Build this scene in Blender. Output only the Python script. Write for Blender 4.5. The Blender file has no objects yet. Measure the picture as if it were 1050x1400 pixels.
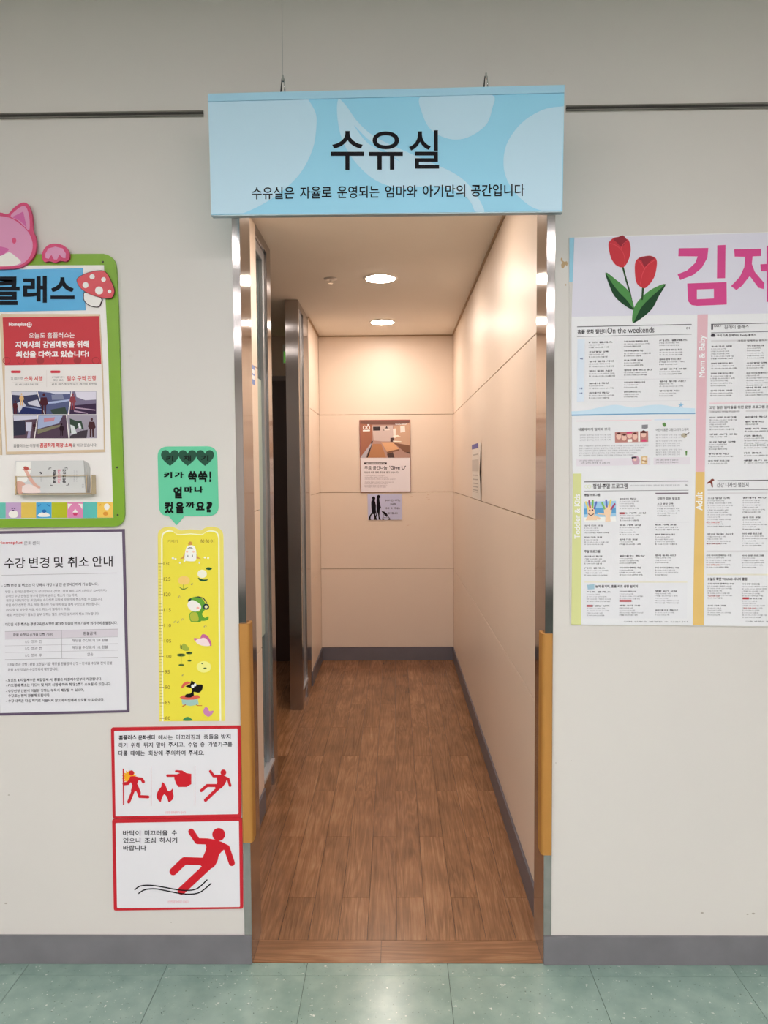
import bpy, bmesh, math, random
from mathutils import Vector, Matrix
from mathutils.geometry import tessellate_polygon
random.seed(7)
D2 = math.radians
scn = bpy.context.scene
COL = scn.collection

# ---------------------------------------------------------------- camera
FPX = 1000.0
CAMPOS = Vector((0.0, -2.30, 1.60))
CROT = Matrix.Rotation(D2(0.8), 3, 'Z') @ Matrix.Rotation(D2(90 - 3.15), 3, 'X') @ Matrix.Rotation(D2(-0.4), 3, 'Z')
cam_d = bpy.data.cameras.new('camera'); cam = bpy.data.objects.new('camera', cam_d); COL.objects.link(cam)
cam.matrix_world = Matrix.Translation(CAMPOS) @ CROT.to_4x4()
cam_d.sensor_fit = 'HORIZONTAL'; cam_d.sensor_width = 36.0; cam_d.lens = 36.0 * FPX / 1050.0
cam_d.clip_start = 0.02
scn.camera = cam

# ---------------------------------------------------------------- world and exposure
w = bpy.data.worlds.new('world'); scn.world = w; w.use_nodes = True
w.node_tree.nodes['Background'].inputs[0].default_value = (0.85, 0.92, 1.0, 1)
w.node_tree.nodes['Background'].inputs[1].default_value = 0.3
scn.view_settings.view_transform = 'Standard'
scn.view_settings.look = 'None'
scn.view_settings.gamma = 1.0
scn.view_settings.use_curve_mapping = False
scn.view_settings.exposure = 0.0
HALL_LIGHT = 39.0      # fluorescent troffers of the hall (emission strength)
DOWN_LIGHT = 150.0      # warm downlights of the corridor
HALL_COL = (1.0, 0.955, 0.98)
DOWN_COL = (1.0, 0.88, 0.78)

# ---------------------------------------------------------------- materials
def lin(c): 
    c = c / 255.0
    return c / 12.92 if c <= 0.04045 else ((c + 0.055) / 1.055) ** 2.4
def rgb(r, g, b, k=1.0): return (min(lin(r) * k, .95), min(lin(g) * k, .95), min(lin(b) * k, .95), 1)
MATS = {}
def mat(name, col, rough=0.6, metal=0.0, spec=0.5, noise=0.0, nscale=6.0, emit=None, estr=0, aniso=0, coat=0, trans=0, bump=0, bscale=200):
    if name in MATS: return MATS[name]
    m = bpy.data.materials.new(name); m.use_nodes = True
    nt = m.node_tree; b = nt.nodes['Principled BSDF']
    b.inputs['Base Color'].default_value = col
    b.inputs['Roughness'].default_value = rough; b.inputs['Metallic'].default_value = metal
    b.inputs['Specular IOR Level'].default_value = spec
    if coat: b.inputs['Coat Weight'].default_value = coat; b.inputs['Coat Roughness'].default_value = .08
    if trans: b.inputs['Transmission Weight'].default_value = trans
    if emit: b.inputs['Emission Color'].default_value = emit; b.inputs['Emission Strength'].default_value = estr
    tc = nt.nodes.new('ShaderNodeTexCoord')
    if noise:
        n = nt.nodes.new('ShaderNodeTexNoise'); n.inputs['Scale'].default_value = nscale; n.inputs['Detail'].default_value = 6
        nt.links.new(tc.outputs['Object'], n.inputs['Vector'])
        mx = nt.nodes.new('ShaderNodeMix'); mx.data_type = 'RGBA'; mx.blend_type = 'MULTIPLY'
        mp = nt.nodes.new('ShaderNodeMapRange'); mp.inputs['From Min'].default_value = .3; mp.inputs['From Max'].default_value = .7
        mp.inputs['To Min'].default_value = 1 - noise; mp.inputs['To Max'].default_value = 1
        nt.links.new(n.outputs['Fac'], mp.inputs['Value'])
        mx.inputs['Factor'].default_value = 1; mx.inputs['A'].default_value = col
        nt.links.new(mp.outputs['Result'], mx.inputs['B']); nt.links.new(mx.outputs['Result'], b.inputs['Base Color'])
    if bump:
        n2 = nt.nodes.new('ShaderNodeTexNoise'); n2.inputs['Scale'].default_value = bscale
        nt.links.new(tc.outputs['Object'], n2.inputs['Vector'])
        bp = nt.nodes.new('ShaderNodeBump'); bp.inputs['Strength'].default_value = bump; bp.inputs['Distance'].default_value = .002
        nt.links.new(n2.outputs['Fac'], bp.inputs['Height']); nt.links.new(bp.outputs['Normal'], b.inputs['Normal'])
    if aniso:
        b.inputs['Anisotropic'].default_value = aniso
        t = nt.nodes.new('ShaderNodeTangent'); t.direction_type = 'RADIAL'; t.axis = 'Z'
        nt.links.new(t.outputs[0], b.inputs['Tangent'])
    MATS[name] = m
    return m
INKS = {}
def ink(r, g, b, rough=.5):
    k = (r, g, b, rough)
    if k not in INKS: INKS[k] = mat('ink_%d_%d_%d_%d' % (r, g, b, rough * 100), rgb(r, g, b, 1.25 if max(r, g, b) > 110 else .8), rough, spec=.3 if max(r, g, b) > 110 else .12)
    return INKS[k]

def steel_mat(name, col, rough, aniso=.6):
    m = mat(name, col, rough, 1.0, aniso=aniso)
    nt = m.node_tree; b = nt.nodes['Principled BSDF']
    tc = nt.nodes.new('ShaderNodeTexCoord'); mp = nt.nodes.new('ShaderNodeMapping'); mp.inputs['Scale'].default_value = (900, 900, 3)
    n = nt.nodes.new('ShaderNodeTexNoise'); n.inputs['Scale'].default_value = 1; n.inputs['Detail'].default_value = 3
    nt.links.new(tc.outputs['Object'], mp.inputs['Vector']); nt.links.new(mp.outputs['Vector'], n.inputs['Vector'])
    mr = nt.nodes.new('ShaderNodeMapRange'); mr.inputs['To Min'].default_value = rough * .88; mr.inputs['To Max'].default_value = rough * 1.12
    nt.links.new(n.outputs['Fac'], mr.inputs['Value']); nt.links.new(mr.outputs['Result'], b.inputs['Roughness'])
    return m
STEEL = steel_mat('brushed_steel', (.42, .39, .375, 1), .125, .82)
STEEL_D = steel_mat('brushed_steel_post', (.40, .37, .36, 1), .17, .90)
ALU = mat('aluminium', (.45, .47, .5, 1), .35, .9)
CHROME = mat('chrome', (.75, .75, .75, 1), .12, 1)
DARKMETAL = mat('dark_metal', (.06, .055, .05, 1), .35, .6)

def wall_mat():
    m = mat('cream_wall_paint', rgb(226, 221, 211), .55, spec=.3)
    nt = m.node_tree; b = nt.nodes['Principled BSDF']
    tc = nt.nodes.new('ShaderNodeTexCoord')
    n = nt.nodes.new('ShaderNodeTexNoise'); n.inputs['Scale'].default_value = 1.3; n.inputs['Detail'].default_value = 4
    nt.links.new(tc.outputs['Object'], n.inputs['Vector'])
    r = nt.nodes.new('ShaderNodeValToRGB')
    r.color_ramp.elements[0].position = .3; r.color_ramp.elements[0].color = rgb(220, 215, 209)
    r.color_ramp.elements[1].position = .7; r.color_ramp.elements[1].color = rgb(225, 220, 213)
    nt.links.new(n.outputs['Fac'], r.inputs[0])
    n2 = nt.nodes.new('ShaderNodeTexNoise'); n2.inputs['Scale'].default_value = 9; n2.inputs['Detail'].default_value = 8; n2.inputs['Roughness'].default_value = .7
    nt.links.new(tc.outputs['Object'], n2.inputs['Vector'])
    r2 = nt.nodes.new('ShaderNodeValToRGB'); r2.color_ramp.elements[0].position = .68; r2.color_ramp.elements[0].color = (1, 1, 1, 1)
    r2.color_ramp.elements[1].position = .8; r2.color_ramp.elements[1].color = (.72, .70, .66, 1)
    nt.links.new(n2.outputs['Fac'], r2.inputs[0])
    mx = nt.nodes.new('ShaderNodeMix'); mx.data_type = 'RGBA'; mx.blend_type = 'MULTIPLY'; mx.inputs['Factor'].default_value = .6
    nt.links.new(r.outputs[0], mx.inputs['A']); nt.links.new(r2.outputs[0], mx.inputs['B']); nt.links.new(mx.outputs['Result'], b.inputs['Base Color'])
    return m
WALL = wall_mat()

def tile_mat():
    m = mat('speckled_green_vinyl', rgb(140, 165, 152), .21, spec=.6)
    nt = m.node_tree; b = nt.nodes['Principled BSDF']
    tc = nt.nodes.new('ShaderNodeTexCoord'); oi = nt.nodes.new('ShaderNodeObjectInfo')
    ad = nt.nodes.new('ShaderNodeVectorMath'); ad.operation = 'MULTIPLY_ADD'
    nt.links.new(oi.outputs['Random'], ad.inputs[0]); ad.inputs[1].default_value = (31, 17, 9); nt.links.new(tc.outputs['Object'], ad.inputs[2])
    n = nt.nodes.new('ShaderNodeTexNoise'); n.inputs['Scale'].default_value = 14; n.inputs['Detail'].default_value = 6
    nt.links.new(ad.outputs[0], n.inputs['Vector'])
    r = nt.nodes.new('ShaderNodeValToRGB')
    r.color_ramp.elements[0].position = .3; r.color_ramp.elements[0].color = rgb(130, 156, 145)
    r.color_ramp.elements[1].position = .75; r.color_ramp.elements[1].color = rgb(150, 174, 163)
    nt.links.new(n.outputs['Fac'], r.inputs[0])
    cur = r.outputs[0]
    for sc_, th, c in ((75, .735, rgb(196, 207, 200)), (120, .74, rgb(84, 102, 95)), (50, .765, rgb(214, 220, 214))):
        v = nt.nodes.new('ShaderNodeTexNoise'); v.inputs['Scale'].default_value = sc_; v.inputs['Detail'].default_value = 2
        of = nt.nodes.new('ShaderNodeVectorMath'); of.operation = 'ADD'; of.inputs[1].default_value = (sc_, 3, 1)
        nt.links.new(ad.outputs[0], of.inputs[0]); nt.links.new(of.outputs[0], v.inputs['Vector'])
        rr = nt.nodes.new('ShaderNodeValToRGB'); rr.color_ramp.elements[0].position = th - .05; rr.color_ramp.elements[0].color = (0, 0, 0, 1)
        rr.color_ramp.elements[1].position = th + .02; rr.color_ramp.elements[1].color = (1, 1, 1, 1)
        nt.links.new(v.outputs['Fac'], rr.inputs[0])
        mx = nt.nodes.new('ShaderNodeMix'); mx.data_type = 'RGBA'
        nt.links.new(rr.outputs[0], mx.inputs['Factor']); nt.links.new(cur, mx.inputs['A']); mx.inputs['B'].default_value = c
        cur = mx.outputs['Result']
    nt.links.new(cur, b.inputs['Base Color'])
    return m
TILE = tile_mat()

def wood_mat(name, across):
    m = mat(name, rgb(140, 95, 62), .26, spec=.5)
    nt = m.node_tree; b = nt.nodes['Principled BSDF']
    tc = nt.nodes.new('ShaderNodeTexCoord'); oi = nt.nodes.new('ShaderNodeObjectInfo')
    ad = nt.nodes.new('ShaderNodeVectorMath'); ad.operation = 'MULTIPLY_ADD'
    nt.links.new(oi.outputs['Random'], ad.inputs[0]); ad.inputs[1].default_value = (13, 29, 7); nt.links.new(tc.outputs['Object'], ad.inputs[2])
    mp = nt.nodes.new('ShaderNodeMapping'); mp.inputs['Scale'].default_value = (16, 1.1, 1) if not across else (1.1, 16, 1)
    nt.links.new(ad.outputs[0], mp.inputs['Vector'])
    n1 = nt.nodes.new('ShaderNodeTexNoise'); n1.inputs['Scale'].default_value = 1.0; n1.inputs['Detail'].default_value = 3; n1.inputs['Distortion'].default_value = .8
    nt.links.new(mp.outputs[0], n1.inputs['Vector'])
    # growth rings: bands of the stretched noise
    ml = nt.nodes.new('ShaderNodeMath'); ml.operation = 'MULTIPLY'; ml.inputs[1].default_value = 16
    nt.links.new(n1.outputs['Fac'], ml.inputs[0])
    fr = nt.nodes.new('ShaderNodeMath'); fr.operation = 'PINGPONG'; fr.inputs[1].default_value = 1
    nt.links.new(ml.outputs[0], fr.inputs[0])
    n2 = nt.nodes.new('ShaderNodeTexNoise'); n2.inputs['Scale'].default_value = 9; n2.inputs['Detail'].default_value = 6; n2.inputs['Roughness'].default_value = .7
    mp2 = nt.nodes.new('ShaderNodeMapping'); mp2.inputs['Scale'].default_value = (26, .7, 1) if not across else (.7, 26, 1)
    nt.links.new(ad.outputs[0], mp2.inputs['Vector']); nt.links.new(mp2.outputs[0], n2.inputs['Vector'])
    n3 = nt.nodes.new('ShaderNodeTexNoise'); n3.inputs['Scale'].default_value = 5; n3.inputs['Detail'].default_value = 3
    nt.links.new(ad.outputs[0], n3.inputs['Vector'])
    r = nt.nodes.new('ShaderNodeValToRGB')
    r.color_ramp.elements[0].position = 0; r.color_ramp.elements[0].color = rgb(105, 72, 45)
    r.color_ramp.elements[1].position = 1; r.color_ramp.elements[1].color = rgb(181, 137, 101)
    e = r.color_ramp.elements.new(.5); e.color = rgb(145, 102, 69)
    a = nt.nodes.new('ShaderNodeMath'); a.operation = 'MULTIPLY_ADD'; a.inputs[1].default_value = .30
    nt.links.new(fr.outputs[0], a.inputs[0])
    a2 = nt.nodes.new('ShaderNodeMath'); a2.operation = 'MULTIPLY_ADD'; a2.inputs[1].default_value = 1.05
    nt.links.new(n2.outputs['Fac'], a2.inputs[0])
    a3 = nt.nodes.new('ShaderNodeMath'); a3.operation = 'MULTIPLY_ADD'; a3.inputs[1].default_value = .7; a3.inputs[2].default_value = -.73
    nt.links.new(n3.outputs['Fac'], a3.inputs[0])
    a4 = nt.nodes.new('ShaderNodeMath'); a4.operation = 'MULTIPLY_ADD'; a4.inputs[1].default_value = .26
    nt.links.new(oi.outputs['Random'], a4.inputs[0]); nt.links.new(a3.outputs[0], a4.inputs[2])
    nt.links.new(a4.outputs[0], a2.inputs[2]); nt.links.new(a2.outputs[0], a.inputs[2])
    nt.links.new(a.outputs[0], r.inputs[0]); nt.links.new(r.outputs[0], b.inputs['Base Color'])
    bp = nt.nodes.new('ShaderNodeBump'); bp.inputs['Strength'].default_value = .15; bp.inputs['Distance'].default_value = .001
    nt.links.new(n2.outputs['Fac'], bp.inputs['Height']); nt.links.new(bp.outputs['Normal'], b.inputs['Normal'])
    return m
WOOD = wood_mat('wood_vinyl', False); WOODX = wood_mat('wood_vinyl_cross', True)
PANEL = mat('cream_laminate', rgb(236, 218, 201), .40, spec=.28, noise=.02, nscale=3)
GROOVE = mat('panel_groove', rgb(160, 128, 95), .7)
CEIL = mat('white_ceiling', rgb(236, 228, 216), .8, noise=.03, nscale=2)
HCEIL = mat('hall_ceiling_white', rgb(220, 220, 214), .8)
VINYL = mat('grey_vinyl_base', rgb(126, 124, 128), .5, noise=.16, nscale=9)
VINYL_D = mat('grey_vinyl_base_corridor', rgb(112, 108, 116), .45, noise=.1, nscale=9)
DARKDOOR = mat('dark_brown_door', rgb(58, 38, 32), .5, noise=.1)
FOAM = mat('tan_foam', rgb(188, 132, 60), .6, noise=.06, nscale=12)
BLACK = ink(28, 28, 32)

# ---------------------------------------------------------------- object helpers
def link(o, parent=None, kind=None, label=None):
    COL.objects.link(o)
    if parent: o.parent = parent
    if kind: o['kind'] = kind
    if label: o['label'] = label
    return o
def thing(name, label, cat, loc=(0, 0, 0), group=None):
    o = bpy.data.objects.new(name, None); COL.objects.link(o)
    o.location = loc; o['label'] = label; o['category'] = cat; o.empty_display_size = .05
    if group: o['group'] = group
    return o
def rootloc(p):
    while p is not None and p.parent is not None: p = p.parent
    return Vector(p.location) if p is not None else Vector((0, 0, 0))
class MB:
    def __init__(s): s.v = []; s.f = []
    def box(s, x0, x1, y0, y1, z0, z1):
        n = len(s.v)
        s.v += [(x, y, z) for z in (z0, z1) for y in (y0, y1) for x in (x0, x1)]
        s.f += [tuple(n + i for i in q) for q in ((0, 2, 3, 1), (4, 5, 7, 6), (0, 1, 5, 4), (2, 6, 7, 3), (0, 4, 6, 2), (1, 3, 7, 5))]
        return s
    def prism(s, pts, z0, z1):           # pts ccw in xy
        n = len(s.v); k = len(pts)
        s.v += [(x, y, z0) for x, y in pts] + [(x, y, z1) for x, y in pts]
        for t in tessellate_polygon([[Vector((x, y, 0)) for x, y in pts]]):
            s.f += [(n + t[0], n + t[1], n + t[2])[::-1], (n + k + t[0], n + k + t[1], n + k + t[2])]
        s.f += [(n + i, n + (i + 1) % k, n + k + (i + 1) % k, n + k + i) for i in range(k)]
        return s
    def tube(s, a, b, r, k=10, r2=None):
        a = Vector(a); b = Vector(b); d = (b - a).normalized(); r2 = r if r2 is None else r2
        u = d.orthogonal().normalized(); w_ = d.cross(u); n = len(s.v)
        for c, rr in ((a, r), (b, r2)):
            for i in range(k):
                t = 2 * math.pi * i / k; s.v.append(tuple(c + u * (rr * math.cos(t)) + w_ * (rr * math.sin(t))))
        s.f += [(n + i, n + (i + 1) % k, n + k + (i + 1) % k, n + k + i) for i in range(k)]
        s.f += [tuple(range(n, n + k))[::-1], tuple(range(n + k, n + 2 * k))]
        return s
    def lathe(s, prof, c, k=32):         # prof [(r,z)] about a vertical axis
        n = len(s.v); c = Vector(c)
        for r, z in prof:
            for i in range(k):
                t = 2 * math.pi * i / k; s.v.append((c.x + r * math.cos(t), c.y + r * math.sin(t), c.z + z))
        for j in range(len(prof) - 1):
            s.f += [(n + j * k + i, n + j * k + (i + 1) % k, n + (j + 1) * k + (i + 1) % k, n + (j + 1) * k + i) for i in range(k)]
        s.f += [tuple(n + i for i in range(k))[::-1], tuple(n + (len(prof) - 1) * k + i for i in range(k))]
        return s
    def build(s, name, m, parent=None, kind=None, label=None, bevel=0, origin=None, smooth=False):
        L = rootloc(parent) if parent is not None else Vector(origin or (0, 0, 0))
        me = bpy.data.meshes.new(name); me.from_pydata([tuple(Vector(v) - L) for v in s.v], [], s.f)
        bm = bmesh.new(); bm.from_mesh(me); bmesh.ops.recalc_face_normals(bm, faces=bm.faces)
        if bevel: bmesh.ops.bevel(bm, geom=[e for e in bm.edges], offset=bevel, segments=2, affect='EDGES', clamp_overlap=True)
        bm.to_mesh(me); bm.free()
        if smooth:
            for p in me.polygons: p.use_smooth = True
        me.materials.append(m)
        o = bpy.data.objects.new(name, me)
        if parent is None: o.location = L
        return link(o, parent, kind, label)
def tag(o, label, cat, group=None):
    o['label'] = label; o['category'] = cat
    if group: o['group'] = group
    return o

# ---------------------------------------------------------------- flat print: outlines measured on a surface
class Surf:                               # a real plane in the room; .at() gives the point of it seen at a place of the photograph
    def __init__(s, p, n): s.p = Vector(p); s.n = Vector(n).normalized()
    def at(s, px, py, d=0.0):
        r = CROT @ Vector((px - 525, 700 - py, -FPX)); q = s.p + s.n * d
        t = (q - CAMPOS).dot(s.n) / r.dot(s.n)
        return CAMPOS + r * t
FRONT = Surf((0, 0, 0), (0, -1, 0))
BACK = Surf((0, 3.836, 0), (0, -1, 0))
def spl(pts, n=6, closed=True):           # Catmull-Rom
    out = []; k = len(pts)
    for i in range(k if closed else k - 1):
        p = [pts[(i + j) % k] if closed else pts[min(max(i + j, 0), k - 1)] for j in (-1, 0, 1, 2)]
        for q in range(n):
            t = q / n
            out.append(tuple(.5 * (2 * p[1][a] + (p[2][a] - p[0][a]) * t + (2 * p[0][a] - 5 * p[1][a] + 4 * p[2][a] - p[3][a]) * t * t + (3 * p[1][a] - p[0][a] - 3 * p[2][a] + p[3][a]) * t ** 3) for a in (0, 1)))
    if not closed: out.append(tuple(pts[-1]))
    return out
def ell(cx, cy, rx, ry=None, n=20, a=0):
    ry = rx if ry is None else ry; ca, sa = math.cos(D2(a)), math.sin(D2(a))
    return [(cx + rx * math.cos(t) * ca - ry * math.sin(t) * sa, cy + rx * math.cos(t) * sa + ry * math.sin(t) * ca) for t in (2 * math.pi * i / n for i in range(n))]
def rrect(x0, y0, x1, y1, r, n=5):
    o = []
    for cx, cy, a0 in ((x1 - r, y0 + r, -90), (x1 - r, y1 - r, 0), (x0 + r, y1 - r, 90), (x0 + r, y0 + r, 180)):
        o += [(cx + r * math.cos(D2(a0 + 90 * i / n)), cy + r * math.sin(D2(a0 + 90 * i / n))) for i in range(n + 1)]
    return o
def qround(c, r, n=5):                    # rounded general quad
    o = []; k = len(c)
    for i in range(k):
        p, a, b = Vector(c[i]), Vector(c[i - 1]), Vector(c[(i + 1) % k])
        u = p + (a - p).normalized() * r; v = p + (b - p).normalized() * r
        for j in range(n + 1):
            t = j / n; o.append(tuple(u * (1 - t) ** 2 + p * 2 * t * (1 - t) + v * t * t))
    return o
_dummy = None
GC = {}
TXC = bpy.data.curves.new('t', 'FONT'); TXO = bpy.data.objects.new('t', TXC); TXC.fill_mode = 'FRONT'
def glyphs(s, bold, res):
    k = (s, bold, res)
    if k in GC: return GC[k]
    TXC.body = s; TXC.resolution_u = res; TXC.offset = bold
    me = TXO.to_mesh()
    vs = [(v.co.x, v.co.y) for v in me.vertices]; fs = [tuple(p.vertices) for p in me.polygons]
    TXO.to_mesh_clear()
    GC[k] = (vs, fs)
    return GC[k]
class Pr:
    def __init__(s, surf, T=None, slope=None): s.S = surf; s.v = []; s.f = []; s.g = []; s.k = 0; s.T = T or (lambda x, y: (x, y)); s.slope = slope or (lambda y: 0.0)
    def add(s, vs, fs, new=True):
        """new starts a separate piece; touching strokes lie a hair (0.02 mm) over each other"""
        if new: s.g.append((len(s.v), len(s.f)))
        s.k += 1; z = (s.k % 16) * 2e-5
        n = len(s.v); s.v += [s.T(*v) + (z,) for v in vs]; s.f += [tuple(n + i for i in f) for f in fs]; return s
    def poly(s, pts, holes=()):
        loops = [list(pts)] + [list(h) for h in holes]; flat = [p for l in loops for p in l]
        return s.add(flat, tessellate_polygon([[Vector((x, y, 0)) for x, y in l] for l in loops]))
    def rect(s, x0, y0, x1, y1, sl=0.0):
        return s.add([(x0, y0), (x1, y0 + sl * (x1 - x0)), (x1, y1 + sl * (x1 - x0)), (x0, y1)], [(0, 1, 2, 3)])
    def disc(s, cx, cy, r, ry=None, n=20, new=True): return s.add(ell(cx, cy, r, ry, n), [tuple(range(n))], new)
    def stroke(s, pts, w_, w2=None, cap=True):
        w2 = w_ if w2 is None else w2; k = len(pts)
        for i in range(k - 1):
            a, b = Vector(pts[i]), Vector(pts[i + 1]); d = b - a
            if d.length < 1e-6: continue
            nrm = Vector((-d.y, d.x)).normalized()
            wa = (w_ + (w2 - w_) * i / max(1, k - 1)) / 2; wb = (w_ + (w2 - w_) * (i + 1) / max(1, k - 1)) / 2
            s.add([tuple(a + nrm * wa), tuple(b + nrm * wb), tuple(b - nrm * wb), tuple(a - nrm * wa)], [(0, 1, 2, 3)], i == 0)
            if cap or i > 0: s.disc(a.x, a.y, wa, n=12, new=False)
            if cap or i < k - 2: s.disc(b.x, b.y, wb, n=12, new=False)
        return s
    def text(s, t, x0, y0, x1, y1, sl=None, bold=0.0, res=2, rot=False):   # ink box
        latin = all(ord(c) < 256 for c in t); base = 0.0 if latin else min(bold, .012); e = max(0.0, bold - base)
        vs, fs = glyphs(t, base, res)
        if not vs: return s
        ax = min(v[0] for v in vs) - e; bx = max(v[0] for v in vs) + e; ay = min(v[1] for v in vs) - e; by = max(v[1] for v in vs) + e
        if sl is None: sl = s.slope((y0 + y1) / 2)
        sh = ((0, 0),) if e < .003 else (((-e, 0), (e, 0)) if res == 1 else ((-e, -e), (e, -e), (e, e), (-e, e), (0, 0)))
        for i, (dx, dy) in enumerate(sh):
            if rot: q = [(x0 + (by - v[1] - dy) / (by - ay) * (x1 - x0), y1 - (v[0] + dx - ax) / (bx - ax) * (y1 - y0)) for v in vs]   # reads bottom to top
            else: q = [(x0 + (v[0] + dx - ax) / (bx - ax) * (x1 - x0), y0 + (by - v[1] - dy) / (by - ay) * (y1 - y0) + sl * (v[0] + dx - ax) / (bx - ax) * (x1 - x0)) for v in vs]
            s.add(q, fs, i == 0)
        return s
    def build(s, name, m, parent, d, label=None, kind=None, each=False):
        L = rootloc(parent); out = None
        if each: ends = s.g[1:] + [(len(s.v), len(s.f))]; parts = [(a, b) for a, b in zip(s.g, ends)]
        else: parts = [((0, 0), (len(s.v), len(s.f)))]
        for (v0, f0), (v1, f1) in parts:
            me = bpy.data.meshes.new(name)
            me.from_pydata([tuple(s.S.at(x, y, d + z) - L) for x, y, z in s.v[v0:v1]], [], [tuple(i - v0 for i in f) for f in s.f[f0:f1]])
            bm = bmesh.new(); bm.from_mesh(me)
            for f in bm.faces: f.normal_update()
            for f in bm.faces:
                if f.normal.dot(s.S.n) < 0: f.normal_flip()
            bm.to_mesh(me); bm.free(); me.materials.append(m)
            out = link(bpy.data.objects.new(name, me), parent, kind, label)
        return out
def slab(surf, pts, d0, d1, name, m, parent=None, holes=(), T=None, label=None, origin=None):
    """board with outline pts (front face), from height d0 to d1 above the surface"""
    if T: pts = [T(*p) for p in pts]; holes = [[T(*p) for p in h] for h in holes]
    loops = [list(pts)] + [list(h) for h in holes]
    fr = [[surf.at(x, y, d1) for x, y in l] for l in loops]
    L = rootloc(parent) if parent is not None else (Vector(origin) if origin else sum(fr[0], Vector()) / len(fr[0]))
    tri = tessellate_polygon([[Vector((x, y, 0)) for x, y in l] for l in loops])
    F = [p for l in fr for p in l]; B = [p - surf.n * (d1 - d0) for p in F]; n = len(F)
    fs = [tuple(t) for t in tri] + [tuple(n + i for i in t)[::-1] for t in tri]
    o = 0
    for l in loops:
        k = len(l); fs += [(o + i, o + (i + 1) % k, n + o + (i + 1) % k, n + o + i) for i in range(k)]; o += k
    me = bpy.data.meshes.new(name); me.from_pydata([tuple(p - L) for p in F + B], [], fs)
    bm = bmesh.new(); bm.from_mesh(me); bmesh.ops.recalc_face_normals(bm, faces=bm.faces); bm.to_mesh(me); bm.free()
    me.materials.append(m)
    ob = bpy.data.objects.new(name, me)
    if parent is None: ob.location = L
    return link(ob, parent, None, label)

# ================================================================ SETTING
OXL, OXR, OZ = -.496, .500, 2.62          # opening of the front wall
JXL, JXR = -.472, .475                    # inner faces of the steel jambs
HZ, CZ = 3.122, 2.73                      # hall and corridor ceilings
CR, CL, YB = .497, -.622, 3.84            # corridor planes
HX, HY = 4.2, -7.6
MB().box(-HX, OXL, 0, .12, 0, HZ).box(OXR, HX, 0, .12, 0, HZ).box(OXL, OXR, 0, .12, OZ, HZ).build('wall_front', WALL, kind='structure')
MB().box(-HX - .1, -HX, HY, 0, 0, HZ).build('wall_hall_left', WALL, kind='structure')
MB().box(HX, HX + .1, HY, 0, 0, HZ).build('wall_hall_right', WALL, kind='structure')
MB().box(-HX - .1, HX + .1, HY - .1, HY, 0, HZ).build('wall_hall_back', WALL, kind='structure')
MB().box(-HX - .1, HX + .1, HY - .1, .12, HZ, HZ + .1).build('ceiling', HCEIL, kind='structure')
# hall floor of green vinyl tiles
fl = MB().box(-HX - .1, HX + .1, HY - .1, 0.0, -.06, -.0035).build('floor', mat('tile_joint', rgb(60, 72, 66), .8), kind='structure')
TP = .456; TC = {}
def cell(name, m, x0, x1, y0, y1, z0, z1, parent, gap=.0012):
    k = (name, m.name, round(x1 - x0, 4), round(y1 - y0, 4))
    if k not in TC:
        hx, hy = (x1 - x0) / 2 - gap / 2, (y1 - y0) / 2 - gap / 2
        b = MB().box(-hx, hx, -hy, hy, z0, z1)
        me = bpy.data.meshes.new(name); me.from_pydata(b.v, [], b.f); bm = bmesh.new(); bm.from_mesh(me); bmesh.ops.recalc_face_normals(bm, faces=bm.faces); bm.to_mesh(me); bm.free()
        me.materials.append(m); TC[k] = me
    o = bpy.data.objects.new(name, TC[k]); o.location = ((x0 + x1) / 2, (y0 + y1) / 2, 0); o.parent = parent; COL.objects.link(o)
    return o
rows = [(-.060, 0.0)] + [(-.060 - TP * (i + 1), -.060 - TP * i) for i in range(7)]
for (y0, y1) in rows:
    for i in range(-5, 5): cell('tile', TILE, .164 + TP * i, .164 + TP * (i + 1), y0, y1, -.0034, 0, fl, .0016)
# corridor floor of wood-look planks
fl2 = MB().box(-2.9, CR + .1, 0.0, YB, -.06, -.0025).build('floor', mat('plank_joint', rgb(48, 30, 20), .8), kind='structure')
PW, PLN = .1018, .92
x = .400
for (x0, x1) in ((JXL, -.053), (-.053, JXR)): cell('plank', WOODX, x0, x1, .003, .118, -.0024, .0, fl2, .0012)
c = 0
xr = CR + .012
while xr > -2.1:
    xl = xr - PW; c += 1
    if xl > -.72 or True:
        y = .118 - (0 if c % 2 else PLN * .5) + .25
        y = y - PLN if y > .118 else y
        while y < YB:
            a, b2 = max(y, .118), min(y + PLN, YB)
            if b2 - a > .02 and not (xr < -.75 and b2 < 1.2): cell('plank', WOOD, xl, xr, a, b2, -.0024, 0, fl2, .0016)
            y += PLN
    xr = xl
# corridor ceiling
MB().box(-2.9, CR + .1, .12, YB + .1, CZ, CZ + .08).build('ceiling', CEIL, kind='structure')
# panelled walls
ZJ = (.112, .783, 1.428, 2.076, 2.722)
def panelled(name, base, cells):
    o = base.build(name, GROOVE, kind='structure')
    for f in cells:
        for i in range(4):
            z0, z1 = ZJ[i] + .002, ZJ[i + 1] - .002
            MB().box(*f, z0, z1).build('panel', PANEL, parent=o, bevel=.0008)
    return o
panelled('wall_right', MB().box(CR + .006, CR + .1, .12, YB + .1, 0, CZ), [(CR, CR + .006, .16, YB - .002)])
panelled('wall_back', MB().box(-.70, CR + .006, YB + .006, YB + .1, 0, CZ), [(CL + .001, CR - .001, YB, YB + .006)])
panelled('wall_left', MB().box(CL - .08, CL - .006, .12, 1.075, 0, CZ), [(CL - .006, CL, .16, 1.074)])
panelled('wall_left', MB().box(CL - .08, CL - .006, 3.09, YB + .006, 0, CZ), [(CL - .006, CL, 3.125, YB - .001)])
MB().box(CL - .01, CL + .003, 3.085, 3.125, .11, CZ - .004).build('trim_1', PANEL, kind='structure')
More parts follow.
